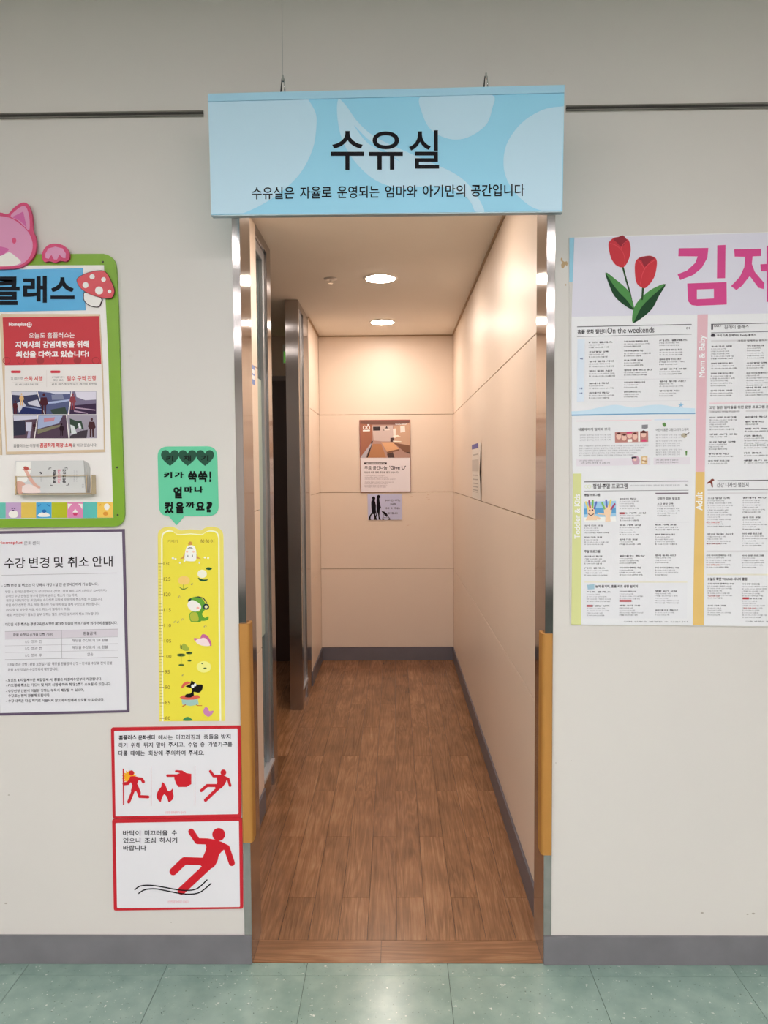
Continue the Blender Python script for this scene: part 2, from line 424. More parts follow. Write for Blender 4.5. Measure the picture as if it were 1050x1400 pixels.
# side room seen through the gap between the glass screens
SIDE = mat('side_room_wall', rgb(205, 190, 172), .7)
MB().box(-2.9, CL - .08, YB, YB + .1, 0, CZ).build('wall_side_room_back', SIDE, kind='structure')
MB().box(-3.0, -2.9, .12, YB + .1, 0, CZ).build('wall_side_room_left', SIDE, kind='structure')
d1 = MB().box(-1.72, -.74, YB - .02, YB, 0, 2.40).build('door_1', mat('door_casing', rgb(95, 84, 78), .4, .3), kind='structure')
MB().box(-1.68, -.78, YB - .03, YB - .018, .005, 2.36).build('door_leaf', DARKDOOR, parent=d1, bevel=.002)
MB().box(-1.63, -1.61, YB - .085, YB - .03, .98, 1.0).box(-1.63, -1.50, YB - .095, YB - .08, .98, 1.0).build('door_handle', CHROME, parent=d1, bevel=.002)
# moulding strips under the corridor ceiling, their tan painting in the shadow gap
TR = mat('moulding_shadow_gap', rgb(172, 146, 116), .6)
MB().box(CR - .010, CR + .004, .14, YB, CZ - .010, CZ).build('trim_2', TR, kind='structure')
MB().box(CL, CR - .010, YB - .010, YB, CZ - .010, CZ).build('trim_3', TR, kind='structure')
MB().box(CL, CL + .010, 3.09, YB - .010, CZ - .010, CZ).build('trim_4', TR, kind='structure')
# base boards
def base(name, m, x0, x1, y0, y1, h):
    return MB().box(x0, x1, y0, y1, .0005, h).build(name, m, kind='structure', bevel=.0012)
base('baseboard_front_left', VINYL, -HX, JXL - .001, -.0085, -.0003, .096)
base('baseboard_front_right', VINYL, JXR + .001, HX, -.0085, -.0003, .096)
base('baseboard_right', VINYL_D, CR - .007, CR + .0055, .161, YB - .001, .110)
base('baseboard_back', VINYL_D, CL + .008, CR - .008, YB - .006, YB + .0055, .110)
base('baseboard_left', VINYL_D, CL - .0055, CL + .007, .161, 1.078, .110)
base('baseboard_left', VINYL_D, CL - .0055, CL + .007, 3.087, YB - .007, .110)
# picture rail groove along the front wall
RZ = 2.700
for x0, x1, nm in ((-HX, OXL - .08, 'trim_5'), (OXR + .03, HX, 'trim_6')):
    t = MB().box(x0, x1, -.003, 0, RZ - .010, RZ + .010).build(nm, mat('rail_enamel', rgb(205, 200, 190), .3, .5), kind='structure')
    MB().box(x0, x1, -.0042, -.003, RZ - .0035, RZ + .0025).build('rail_groove', DARKMETAL, parent=t)
    MB().box(x0, x1, -.0065, -.003, RZ + .0025, RZ + .0085).build('rail_lip', STEEL, parent=t, bevel=.0012)
    MB().box(x0, x1, -.0065, -.003, RZ - .0095, RZ - .0035).build('rail_lip', STEEL, parent=t, bevel=.0012)
# stainless door frame
dr = MB().box(OXL, OXR, -.004, .16, OZ - .03, OZ).build('door_2', STEEL, kind='structure', bevel=.001)
MB().box(OXL, JXL, -.004, .16, .0005, OZ - .03).build('jamb', STEEL, parent=dr, bevel=.001)
MB().box(JXR, OXR, -.004, .16, .0005, OZ - .03).build('jamb', STEEL, parent=dr, bevel=.001)

# ================================================================ THINGS OF THE STRUCTURE
# steel framed glass screens of the corridor's left side
GLASS = mat('clear_glass', (.75, .9, .85, 1), .03, trans=1.0)
GLASS.node_tree.nodes['Principled BSDF'].inputs['IOR'].default_value = 1.3
FROST = mat('frosted_film', rgb(168, 186, 176), .45, spec=.5)
def screen(label, ya, yg, ys, yp, first_post):
    """from ya: optional post, glass to yg, stile to ys, end post to yp"""
    t = thing('glass_screen', label, 'glass screen', (CL, ya, 0), 'steel framed glass screens')
    x0, x1 = CL - .085, CL
    g0 = ya
    if first_post:
        MB().box(x0, x1, ya, ya + .05, .0005, CZ - .002).build('post', STEEL_D, parent=t, bevel=.0015); g0 = ya + .05
    MB().box(x0, x1, ys, yp, .0005, CZ - .002).build('post', STEEL_D, parent=t, bevel=.0015)
    MB().box(x0, x1, g0, ys, CZ - .05, CZ - .002).build('top_rail', STEEL_D, parent=t, bevel=.001)
    MB().box(x0, x1 - .01, g0, ys, .0005, .125).build('kick_plate', STEEL_D, parent=t, bevel=.001)
    MB().box(x0, x1 + .004, g0, ys, .125, .143).build('sill', mat('pale_aluminium', (.62, .62, .63, 1), .35, .7), parent=t, bevel=.002)
    MB().box(CL - .045, CL - .012, yg, ys, .143, CZ - .05).build('stile', ALU, parent=t, bevel=.002)
    MB().box(CL - .045, CL - .012, g0, yg, CZ - .10, CZ - .05).build('stile', ALU, parent=t, bevel=.002)
    MB().box(CL - .034, CL - .026, g0, yg, .143, CZ - .10).build('glass_pane', GLASS, parent=t)
    MB().box(CL - .0255, CL - .0250, g0, yg, .80, 2.05).build('frosted_film', FROST, parent=t)
screen('steel framed glass side screen, the nearer one on the left of the corridor', 1.08, 1.30, 1.36, 1.47, False)
screen('narrow glass side screen in a steel frame, the farther one beyond the dark doorway', 2.54, 2.72, 2.82, 3.085, True)
# green sign above the dark door
t = thing('exit_sign', 'small green lit sign above the dark brown door, mostly hidden by the steel post', 'sign', (-.80, YB, 2.6))
MB().box(-.915, -.70, YB - .03, YB - .0005, 2.50, 2.66).build('housing', mat('white_plastic', rgb(220, 225, 215), .4), parent=t, bevel=.004)
MB().box(-.908, -.707, YB - .032, YB - .029, 2.507, 2.60).build('green_panel', mat('lit_green', rgb(90, 150, 50), .4, emit=(.2, .6, .1, 1), estr=.35), parent=t)

# downlights
EM = mat('downlight_glow', (1, 1, 1, 1), .5, emit=(*DOWN_COL, 1), estr=DOWN_LIGHT)
WPL = mat('white_trim_ring', rgb(235, 230, 224), .4)
def downlight(x, y, label):
    t = thing('downlight', label, 'ceiling light', (x, y, CZ), 'round downlights of the corridor')
    MB().lathe([(.080, -.0005), (.080, -.003), (.084, -.006), (.096, -.005), (.102, -.001), (.102, -.0003)], (x, y, CZ), 40).build('trim_ring', WPL, parent=t, smooth=True)
    MB().lathe([(.082, -.0065), (.082, -.0072)], (x, y, CZ), 40).build('diffuser', EM, parent=t)
downlight(-.070, .80, 'round white downlight nearest the doorway, hidden behind the blue hanging sign')
downlight(-.072, 2.04, 'larger looking round downlight in the middle of the corridor ceiling')
downlight(-.080, 3.29, 'round downlight at the far end of the corridor, nearest the back wall')
for y, l_ in ((1.80, 'farther'), (.74, 'nearer')):
    t = thing('linear_light', 'slim ceiling light of the side room, the %s one, mirrored in the steel post' % l_, 'ceiling light', (-1.5, y, CZ), 'slim lights of the side room')
    MB().box(-2.2, -.80, y - .05, y + .05, CZ - .03, CZ - .0003).build('housing', WPL, parent=t, bevel=.003)
    MB().box(-2.18, -.82, y - .035, y + .035, CZ - .034, CZ - .0302).build('tube_cover', mat('linear_glow', (1, 1, 1, 1), .5, emit=(1, .93, .88, 1), estr=14), parent=t)
t = thing('sprinkler_head', 'small metal sprinkler head on the corridor ceiling left of the middle downlight', 'sprinkler', (-.364, 2.04, CZ))
MB().lathe([(.040, -.0003), (.039, -.004), (.022, -.008), (.015, -.009)], (-.364, 2.04, CZ), 24).build('rosette', mat('satin_white_metal', (.6, .56, .52, 1), .3, .6), parent=t, smooth=True)
MB().tube((-.364, 2.04, CZ - .008), (-.364, 2.04, CZ - .026), .006, 12).build('bulb', CHROME, parent=t)
MB().lathe([(.014, -.026), (.014, -.028)], (-.364, 2.04, CZ), 16).build('deflector', CHROME, parent=t)
# hall troffers
EH = mat('troffer_glow', (1, 1, 1, 1), .5, emit=(*HALL_COL, 1), estr=HALL_LIGHT)
rown = {-2.75: 'first', -4.3: 'second', -5.9: 'third'}
names = {-2.6: 'leftmost', -1.3: 'left of centre', 0.0: 'centre', 1.3: 'right of centre', 2.6: 'rightmost'}
for y in (-2.75, -4.3, -5.9):
    for x in names:
        t = thing('ceiling_troffer', 'hall ceiling light, %s one of the %s row from the doorway wall' % (names[x], rown[y]), 'ceiling light', (x, y, HZ), 'recessed hall ceiling lights')
        MB().box(x - .62, x + .62, y - .16, y - .145, HZ - .012, HZ - .0003).box(x - .62, x + .62, y + .145, y + .16, HZ - .012, HZ - .0003).box(x - .62, x - .605, y - .145, y + .145, HZ - .012, HZ - .0003).box(x + .605, x + .62, y - .145, y + .145, HZ - .012, HZ - .0003).build('frame', WPL, parent=t)
        for dy in (-.125, .055): MB().box(x - .60, x + .60, y + dy, y + dy + .07, HZ - .007, HZ - .003).build('tube', EH, parent=t)
        MB().box(x - .60, x + .60, y - .144, y + .144, HZ - .002, HZ - .0004).build('reflector', WPL, parent=t)

# foam corner guards on the jambs
def guard(side, z0, z1, label):
    pts = []
    xa, xb, xc = (OXL + .001, JXL + .0005, JXL + .011)      # wall side, jamb face, outer face
    r = .012; yf, yj, ye = -.0145, -.0045, .042
    arc = [(xc - r + r * math.sin(D2(a)), yf + r - r * math.cos(D2(a))) for a in range(0, 91, 15)]
    pts = [(xa, yj), (xa, yf + .004), (xa + .004, yf)] + arc + [(xc, ye - .004), (xc - .004, ye), (xb, ye), (xb, yj)]
    if side > 0: pts = [(-(p[0] - JXL) + JXR, p[1]) for p in pts][::-1]
    o = MB().prism(pts, z0, z1).build('corner_guard', FOAM, origin=((pts[0][0]), 0, z0))
    bm = bmesh.new(); bm.from_mesh(o.data)
    ed = [e for e in bm.edges if abs(e.verts[0].co.z - e.verts[1].co.z) < 1e-5]
    bmesh.ops.bevel(bm, geom=[e for e in ed if len(e.link_faces) == 2 and abs(e.link_faces[0].normal.dot(e.link_faces[1].normal)) < .5], offset=.002, segments=2, affect='EDGES', clamp_overlap=True)
    bm.to_mesh(o.data); bm.free()
    return tag(o, label, 'corner guard', 'foam corner guards')
def zf(px, py): return FRONT.at(px, py, .012).z
guard(-1, zf(338, 1152), zf(338, 853), 'ochre foam corner guard wrapped round the left steel jamb')
guard(1, zf(745, 1169), zf(745, 867), 'ochre foam corner guard wrapped round the right steel jamb')

# ================================================================ HANGING SIGN
SG = Surf((0.0, -.215, 2.0), (-.045, -1, 0))
sc = lambda X, Y: (270 + X / 2.0192, 80 + Y / 2.0192)
s = thing('hanging_sign', 'wide pale blue sign hanging above the doorway with large black Korean lettering', 'sign', SG.at(528, 205))
blue = mat('sign_blue', rgb(154, 220, 247), .38, spec=.45); pale = mat('sign_pale', rgb(197, 231, 249), .38, spec=.45)
TL, TR_, BR, BL = (284, 128), (772, 116), (769, 290), (289, 295)
slab(SG, [TL, TR_, (771.6, 126.5), (284.3, 138.6)], -.018, .003, 'top_rail', mat('sign_rail', rgb(172, 220, 243), .35), s)
slab(SG, [(284.5, 139.4), (771.5, 127.3), (769, 288.6), (289, 293.6)], -.016, .0, 'panel', blue, s)
slab(SG, [(289, 293.8), (769, 288.8), (769, 290.2), (289, 295.2)], -.018, .002, 'bottom_rail', mat('sign_bottom_rail', rgb(150, 170, 178), .35, .4), s)
lp = Pr(SG, sc)
lp.poly([(30, 120)] + spl([(306, 113), (326, 150), (328, 190), (318, 250), (285, 315), (235, 365), (180, 402), (127, 427)], 4, False) + [(37.5, 429)])
lp.poly(spl([(388, 114), (410, 130), (440, 172), (485, 213), (560, 250), (640, 285), (705, 315), (745, 345), (775, 385), (792, 423), (768, 423), (755, 398), (735, 378), (690, 358), (640, 352), (560, 358), (490, 335), (435, 285), (402, 230), (387, 170)], 5))
lp.poly(spl([(617, 104), (700, 102), (812, 100), (813, 140), (795, 185), (745, 218), (695, 222), (645, 197), (620, 150)], 5))
lp.poly([(1012, 128)] + spl([(1010, 132), (955, 141), (895, 178), (853, 238), (846, 305), (870, 362), (915, 405), (950, 420)], 5, False) + [(1004, 419)])
lp.build('pale_shape', pale, s, .0004, each=True)
Pr(SG, sc).poly(spl([(432, 184), (470, 222), (520, 255), (560, 285), (520, 262), (468, 232)], 4)).build('leaf_vein', blue, s, .0007)
lk = ink(25, 22, 28)
p = Pr(SG, sc)
p.text('수', 368, 200, 460, 308, 0, .012, 6); p.text('유', 473, 201, 567, 307, 0, .012, 6); p.text('실', 584, 198, 667, 304, 0, .012, 6)
p.build('letter', lk, s, .0009, each=True)
p = Pr(SG, sc)
for t_, a, b in (('수유실은', 150, 267), ('자율로', 283, 370), ('운영되는', 386, 502), ('엄마와', 518, 606), ('아기만의', 622, 739), ('공간입니다', 755, 903)):
    yy = 355 - (a - 150) * .0125
    p.text(t_, a, yy, b, yy + 34, -.0125, .010, 4)
p.build('word', lk, s, .0009, each=True)
# clips and suspension wires
for cx, ct, cb, rr in ((387, 103, 125, .0006), (664.5, 100, 120, .00015)):
    a = SG.at(cx, cb, -.008); b = SG.at(cx, ct, -.008)
    h = b.z - a.z
    cl = thing('sign_hook', 'steel hook and wire holding the %s end of the blue sign' % ('left' if cx < 500 else 'right'), 'hook', a, 'steel hooks above the hanging sign')
    MB().tube(a + Vector((-.006, 0, -.002)), a + Vector((-.003, 0, h * .8)), .0022, 8, .0012).build('prong', DARKMETAL, parent=cl, smooth=True)
    MB().tube(a + Vector((.005, 0, -.002)), a + Vector((.003, 0, h * .8)), .0022, 8, .0012).build('prong', CHROME, parent=cl, smooth=True)
    MB().tube(a + Vector((0, 0, h * .62)), a + Vector((0, 0, h)), .0032, 10, .0026).build('ferrule', CHROME, parent=cl)
    MB().tube(a + Vector((0, 0, h)), Vector((b.x, b.y, HZ)), rr, 6).build('wire', mat('thin_wire', (.38, .38, .37, 1), .4, .5), parent=cl)
_rgb = rgb
def rgb(r, g, b, k=1.18): return _rgb(r, g, b, k)
# ================================================================ LEFT NOTICE BOARD (green frame)
P0 = lambda name='': Pr(FRONT)
GREENB = mat('board_green', rgb(118, 160, 32), .45, noise=.04)
WHITEB = mat('board_white', rgb(226, 222, 218), .4)
TAN = mat('board_edge_tan', rgb(196, 176, 150), .5)
nb = thing('notice_board', 'green framed white notice board with a pink animal cutout on top', 'notice board', FRONT.at(-30, 720))
outl = [(-225, 349), (130, 347)] + spl([(142, 347), (151, 350.5), (157, 358), (159, 369)], 4, False) + [(161.5, 420), (165.5, 560), (170, 690)] + spl([(170, 704), (168, 713), (161, 719), (152, 720)], 4, False) + [(-220, 724)]
slab(FRONT, outl, 0, .010, 'frame', GREENB, nb)
slab(FRONT, [(-205, 364), (142, 362.5), (147.5, 480), (150, 560), (155, 708), (-200, 712)], .010, .0108, 'white_panel', WHITEB, nb)
# header strip
hs = slab(FRONT, [(-150, 372), (113, 366.5), (114.5, 390), (117, 424), (-150, 429)], .0108, .0125, 'header_strip', mat('header_blue', rgb(66, 160, 208), .35), nb)
p = Pr(FRONT, slope=lambda y: -.01)
p.text('클', -11, 378, 27, 417, 0, .03, 4); p.text('래', 31.5, 377, 64, 414, 0, .03, 4); p.text('스', 69, 379, 102, 409, 0, .03, 4)
p.build('letter', ink(22, 26, 36), hs, .0129, each=True)
# animal cutout: head
cc = lambda X, Y: (X / 5.833, 260 + Y / 5.833)
DP = mat('deep_pink', rgb(196, 48, 100), .4); LP = mat('light_pink', rgb(208, 140, 175), .45); MP = mat('mid_pink', rgb(196, 88, 150), .45)
head = [(-290, 420), (-290, 330), (-250, 220), (-235, 120), (-190, 100), (-130, 140), (-85, 192), (0, 178), (62, 190)] + [(110, 140), (165, 103), (205, 100), (232, 130), (255, 210), (262, 320), (285, 380), (288, 470), (262, 540), (205, 592), (140, 622), (0, 630), (-150, 625), (-240, 560)]
a = slab(FRONT, spl(head, 4), .0108, .020, 'animal_cutout', DP, nb, T=cc)
p = Pr(FRONT, cc)
p.poly(spl([(-262, 420), (-262, 330), (-215, 245), (-100, 212), (0, 207), (80, 222), (150, 262), (222, 330), (255, 400), (260, 460), (240, 525), (190, 580), (120, 605), (0, 606), (-130, 600), (-220, 540)], 4))
p.poly(spl([(84, 208), (130, 158), (175, 128), (205, 132), (225, 175), (236, 240), (232, 320), (190, 285), (140, 240)], 4))
p.build('face_fill', LP, a, .0204)
Pr(FRONT, cc).poly([(95, 215), (185, 170), (214, 300), (160, 245)]).poly(spl([(0, 450), (62, 465), (62, 485), (0, 525), (-30, 515), (-60, 485), (-40, 460)], 4)).build('inner_ear_and_nose', MP, a, .0208, kind='stuff')
Pr(FRONT, cc).poly(spl([(0, 525), (70, 495), (120, 525), (168, 572), (110, 602), (0, 608), (-130, 602), (-180, 570), (-90, 500)], 3)).build('muzzle', mat('cream_white', rgb(226, 222, 214), .45), a, .0206)
Pr(FRONT, cc).disc(113, 402, 17, 24).disc(-170, 402, 17, 24).build('eye', DP, a, .0208, each=True)
paw = spl([(335, 540), (340, 490), (380, 440), (440, 426), (505, 440), (545, 485), (553, 540), (525, 568), (480, 562), (440, 578), (395, 566), (355, 572)], 4)
a = slab(FRONT, paw, .0108, .020, 'paw_cutout', DP, nb, T=cc)
Pr(FRONT, cc).poly([(362, 540), (362, 505), (385, 465), (440, 450), (500, 465), (525, 505), (522, 542), (500, 540), (475, 515), (455, 552), (430, 552), (410, 515), (388, 548)]).build('paw_fill', LP, a, .0204)
# mushroom
CREAM = mat('mushroom_white', rgb(228, 224, 220), .45)
OUTL = ink(70, 40, 50)
mr = slab(FRONT, spl([(665, 840), (672, 815), (740, 820), (812, 862), (806, 900), (790, 930), (750, 932), (700, 915), (668, 880)], 4), .0108, .0148, 'mushroom_cutout', OUTL, nb, T=cc)
Pr(FRONT, cc).poly(spl([(670, 842), (677, 820), (740, 826), (806, 866), (801, 898), (787, 926), (750, 927), (703, 910), (673, 876)], 4)).build('stalk', CREAM, mr, .0151)
cap_ = spl([(610, 720), (630, 690), (690, 660), (760, 642), (820, 640), (855, 665), (890, 730), (915, 800), (905, 845), (880, 865), (820, 862), (740, 840), (680, 812), (635, 775)], 4)
slab(FRONT, cap_, .0152, .0165, 'cap_edge', OUTL, mr, T=cc)
Pr(FRONT, cc).poly([(762 + (x - 762) * .975, 755 + (y - 755) * .965) for x, y in cap_]).build('cap', mat('mushroom_red', rgb(200, 62, 72), .4), mr, .0168)
p = Pr(FRONT, cc)
for x, y, r in ((735, 690, 21), (826, 712, 19), (682, 757, 24), (790, 800, 32), (873, 808, 15)): p.disc(x, y, r)
p.build('cap_spot', CREAM, mr, .0171, each=True)
# screws
for x, y in ((140.5, 358), (160, 639), (161, 704)):
    c0 = FRONT.at(x, y, .010)
    MB().tube(c0, c0 + Vector((0, -.0025, 0)), .0032, 12, .0024).build('screw', DARKMETAL, parent=nb)
# strip of animal squares
sq = [(-55, -35, (120, 180, 200)), (-35, -13, (205, 175, 80)), (-13, 7.7, (95, 175, 160)), (7.7, 29, (180, 150, 185)), (29, 49.5, (205, 175, 80)), (49.5, 70.5, (70, 155, 200)), (70.5, 92, (170, 175, 30)), (92, 113.5, (205, 125, 165)), (113.5, 133, (85, 175, 165)), (133, 154.5, (228, 185, 85))]
st = slab(FRONT, [(-205, 688), (154.5, 686.5), (155, 708), (-203, 710)], .0108, .0114, 'picture_strip', ink(95, 175, 160), nb)
for i, (a_, b_, c_) in enumerate(sq):
    Pr(FRONT).rect(a_, 687.2 - a_ * .004, b_, 708.4 - a_ * .004, -.004).build('coloured_square', ink(*c_), st, .0116)
cw, cb_, cp = ink(226, 222, 215), ink(50, 30, 80), ink(190, 50, 90)
cq = lambda X, Y: (X / 5.833, 500 + Y / 5.833)
Pr(FRONT, cq).poly(rrect(68, 1155, 145, 1213, 28)).poly(spl([(300, 1195), (320, 1175), (350, 1168), (380, 1175), (402, 1195), (380, 1205), (320, 1205)], 3)).poly([(540, 1100), (575, 1102), (560, 1120), (542, 1145)]).poly([(622, 1100), (658, 1102), (656, 1145), (640, 1120)]).poly([(578, 1170), (600, 1142), (622, 1170)]).disc(852, 1125, 22, 26).build('animal_faces', cw, st, .0118, kind='stuff')
Pr(FRONT, cq).stroke([(90, 1135), (98, 1142), (104, 1135)], 4).stroke([(110, 1135), (117, 1142), (124, 1135)], 4).disc(105, 1155, 10, 5).build('animal_features', cb_, st, .0118, kind='stuff')
Pr(FRONT, cq).disc(352, 1160, 18, 14).stroke([(305, 1120), (325, 1108)], 6).stroke([(375, 1108), (395, 1120)], 6).build('animal_features', ink(20, 95, 160), st, .0119, kind='stuff')
Pr(FRONT, cq).poly([(580, 1178), (620, 1178), (612, 1194), (590, 1194)]).build('animal_features', cp, st, .0119, kind='stuff')
Pr(FRONT, cq).disc(842, 1180, 20, 16).stroke([(795, 1115), (800, 1105), (806, 1112)], 5).stroke([(872, 1105), (882, 1115)], 5).build('animal_features', ink(210, 140, 50), st, .0119, kind='stuff')

# poster holders on the board
ACR = mat('beige_acrylic_edge', rgb(205, 182, 152), .25)
ph = thing('poster_holder', 'beige edged poster pocket holding a red and white poster, on the green framed board', 'poster holder', FRONT.at(72, 620, .011), 'poster pockets on the notice board')
slab(FRONT, [(-1, 433), (2, 429), (136.5, 429.5), (140.5, 505), (143.5, 618), (8, 621.5), (4, 520)], .011, .0135, 'holder_back', ACR, ph)
PAP = mat('paper_white', rgb(224, 218, 214), .5)
slab(FRONT, [(3.5, 434), (135.5, 432.2), (138.5, 498), (141, 560), (141.8, 614.5), (10, 617.5), (7, 560), (6.5, 499)], .0136, .0140, 'poster_sheet', PAP, ph)
Pr(FRONT).poly([(3.5, 434), (135.5, 432.2), (138.5, 497.8), (6.6, 499.5)]).build('red_field', ink(184, 52, 60), ph, .0142)
p = Pr(FRONT, slope=lambda y: -.008)
p.text('Homeplus', 12, 440.8, 35.5, 447.2, None, .03, 3)
p.add(ell(40, 444, 3.6, n=16) + ell(40, 444, 2.5, n=16), [(i, (i + 1) % 16, 16 + (i + 1) % 16, 16 + i) for i in range(16)]); p.stroke([(40, 441.4), (40, 446.6)], .9); p.stroke([(37.4, 444), (42.6, 444)], .9)
p.text('오늘도 홈플러스는', 39.5, 454.5, 102, 462.5, None, .012, 3)
p.text('지역사회 감염예방을 위해', 21, 466.5, 121.5, 476, None, .035, 3)
p.text('최선을 다하고 있습니다!', 22, 480, 121.5, 489, None, .035, 3)
p.build('white_lettering', ink(236, 222, 220), ph, .0146, kind='stuff')
p = Pr(FRONT)
for x in (9, 29, 55, 81, 106, 131):
    p.add(ell(x, 493, 5.5, 5, n=14) + ell(x, 493, 4.6, 4.1, n=14), [(i, (i + 1) % 14, 14 + (i + 1) % 14, 14 + i) for i in range(14)])
for x in (55, 106): p.disc(x, 493, 5.4, 4.8)
p.build('dark_pattern', ink(150, 45, 50), ph, .0144, kind='stuff')
p = Pr(FRONT); p.poly(rrect(15, 506.5, 28.5, 510, 1.6)); p.poly(rrect(69, 506.5, 82.5, 510, 1.6)); p.build('red_pill', ink(190, 45, 60), ph, .0143, each=True)
p = Pr(FRONT, slope=lambda y: -.008); p.text('소독 시행', 33, 514.5, 58, 521, None, .02, 2); p.text('필수 구역 진행', 91.5, 514, 131, 521, None, .02, 2); p.text('꼼꼼하게 매장 소독', 54.5, 605.5, 98.5, 612, None, .03, 2)
p.build('red_lettering', ink(195, 70, 70), ph, .0144, kind='stuff')
p = Pr(FRONT, slope=lambda y: -.008); p.text('일 1회 이상', 15, 515.5, 31, 519.8, None, 0, 1); p.text('고객님들 이용이', 71, 514.5, 88, 517, None, 0, 1); p.text('잦은 곳은', 73, 518.3, 87, 521, None, 0, 1)
p.text('영업 시작 전과 종료 후 매장 전체', 21, 524.5, 52, 527, None, 0, 1); p.text('카트 바스켓 무빙워크 계산대 화장실', 71, 524, 132, 526.8, None, 0, 1)
p.text('홈플러스는 이렇게', 18.5, 607.2, 52.5, 611.8, None, 0, 2); p.text('을 하고 있습니다!', 99.5, 606.5, 132.5, 611, None, 0, 2)
p.build('grey_lettering', ink(100, 92, 92), ph, .0144, kind='stuff')
p = Pr(FRONT); p.rect(63.6, 506, 64, 529); p.rect(17, 522.6, 59, 522.9); p.rect(69, 522.4, 132, 522.7); p.build('thin_rules', ink(200, 190, 186), ph, .0143, kind='stuff')
# six small photographs of shop staff at work
def pic(name, parent, d, T, clip, base, items, surf=FRONT):
    q = Pr(surf, T).poly(clip).build(name, ink(*base), parent, d)
    for i, (c, polys) in enumerate(items):
        r_ = Pr(surf, T)
        for pl_ in polys: r_.poly(pl_)
        r_.build('picture_shapes', ink(*c), q, d + .0002 + .00012 * i, kind='stuff')
    return q
def person(x, y, h):  # standing figure seen from afar
    return [ell(x, y - .92 * h, .065 * h, .08 * h, 10), [(x - .13 * h, y - .8 * h), (x + .13 * h, y - .8 * h), (x + .2 * h, y - .5 * h), (x + .12 * h, y - .42 * h), (x - .12 * h, y - .42 * h), (x - .2 * h, y - .55 * h)],
            [(x - .11 * h, y - .44 * h), (x - .01 * h, y - .44 * h), (x - .03 * h, y), (x - .11 * h, y)], [(x + .01 * h, y - .44 * h), (x + .11 * h, y - .44 * h), (x + .1 * h, y), (x + .03 * h, y)]]
pic('photograph', ph, .0142, cq, [(92, 204), (292, 204), (354, 388), (104, 388)], (70, 72, 105), [
    ((190, 188, 200), [[(96, 206), (290, 206), (296, 228), (200, 240), (98, 232)], [(220, 290), (300, 270), (325, 330), (230, 310)], [(130, 300), (180, 280), (215, 330), (150, 372)]]),
    ((45, 55, 110), [[(180, 330), (330, 335), (350, 386), (150, 386)]]), ((120, 130, 165), [[(200, 322), (340, 345), (342, 352), (200, 332)]]), ((95, 40, 50), person(122, 386, 110)), ((205, 165, 110), person(172, 318, 100))])
pic('photograph', ph, .0142, cq, [(300, 204), (568, 204), (540, 388), (358, 388)], (75, 82, 118), [
    ((195, 195, 208), [[(310, 206), (560, 206), (560, 225), (440, 228), (400, 214)]]), ((120, 125, 150), [[(410, 232), (500, 228), (512, 270), (415, 272)]]),
    ((160, 170, 200), [[(370, 290), (556, 268), (556, 280), (440, 300), (372, 304)]]), ((70, 85, 75), [[(400, 350), (520, 330), (538, 386), (420, 386)]]), ((85, 38, 48), person(350, 388, 170))])
pic('photograph', ph, .0142, cq, [(578, 204), (768, 204), (768, 388), (550, 388)], (110, 100, 125), [
    ((205, 200, 212), [[(600, 206), (766, 206), (766, 270), (680, 275), (610, 250)]]), ((70, 50, 80), [[(560, 320), (766, 300), (766, 386), (556, 386)]]), ((165, 140, 160), [[(600, 330), (760, 350), (760, 358), (600, 340)], [(590, 355), (700, 376), (700, 384), (590, 366)]]), ((130, 50, 60), person(580, 350, 130))])
pic('photograph', ph, .0142, cq, [(104, 396), (298, 396), (270, 580), (108, 580)], (105, 80, 95), [
    ((60, 60, 80), [[(106, 440), (200, 440), (204, 550), (108, 560)]]), ((190, 190, 205), [[(106, 398), (296, 398), (290, 425), (110, 440)], [(205, 450), (255, 450), (250, 520), (208, 520)]]), ((160, 150, 180), [[(225, 520), (245, 520), (240, 578), (215, 578)]]), ((75, 35, 45), person(274, 520, 70))])
pic('photograph', ph, .0142, cq, [(306, 396), (526, 396), (546, 580), (278, 580)], (95, 72, 92), [
    ((150, 160, 190), [[(306, 398), (500, 398), (470, 460), (300, 505)]]), ((180, 120, 130), [[(350, 420), (440, 410), (430, 440), (350, 450)]]), ((115, 110, 85), [[(300, 510), (480, 470), (480, 485), (300, 545)]]), ((50, 28, 40), person(492, 560, 100))])
pic('photograph', ph, .0142, cq, [(532, 396), (770, 396), (775, 578), (556, 580)], (150, 142, 155), [
    ((80, 70, 80), [[(560, 560), (640, 520), (700, 510), (690, 578), (556, 580)]]), ((65, 85, 70), [[(556, 420), (610, 440), (640, 480), (560, 540)], [(610, 440), (650, 440), (670, 510), (640, 500)]]), ((200, 205, 205), [[(560, 470), (590, 480), (612, 540), (570, 545)], [(620, 460), (640, 462), (650, 500), (630, 500)]]), ((85, 50, 55), person(732, 570, 155))])
ph2 = thing('poster_holder', 'beige edged poster pocket at the left edge of the picture, only its right rim showing', 'poster holder', FRONT.at(-70, 622, .011), 'poster pockets on the notice board')
slab(FRONT, [(-138, 436), (-7, 431), (-1, 520), (2.6, 622), (-130, 625)], .011, .0135, 'holder_back', ACR, ph2)
slab(FRONT, [(-134, 440), (-10, 436), (-4, 520), (-1, 617), (-126, 620)], .0136, .0140, 'poster_sheet', PAP, ph2)
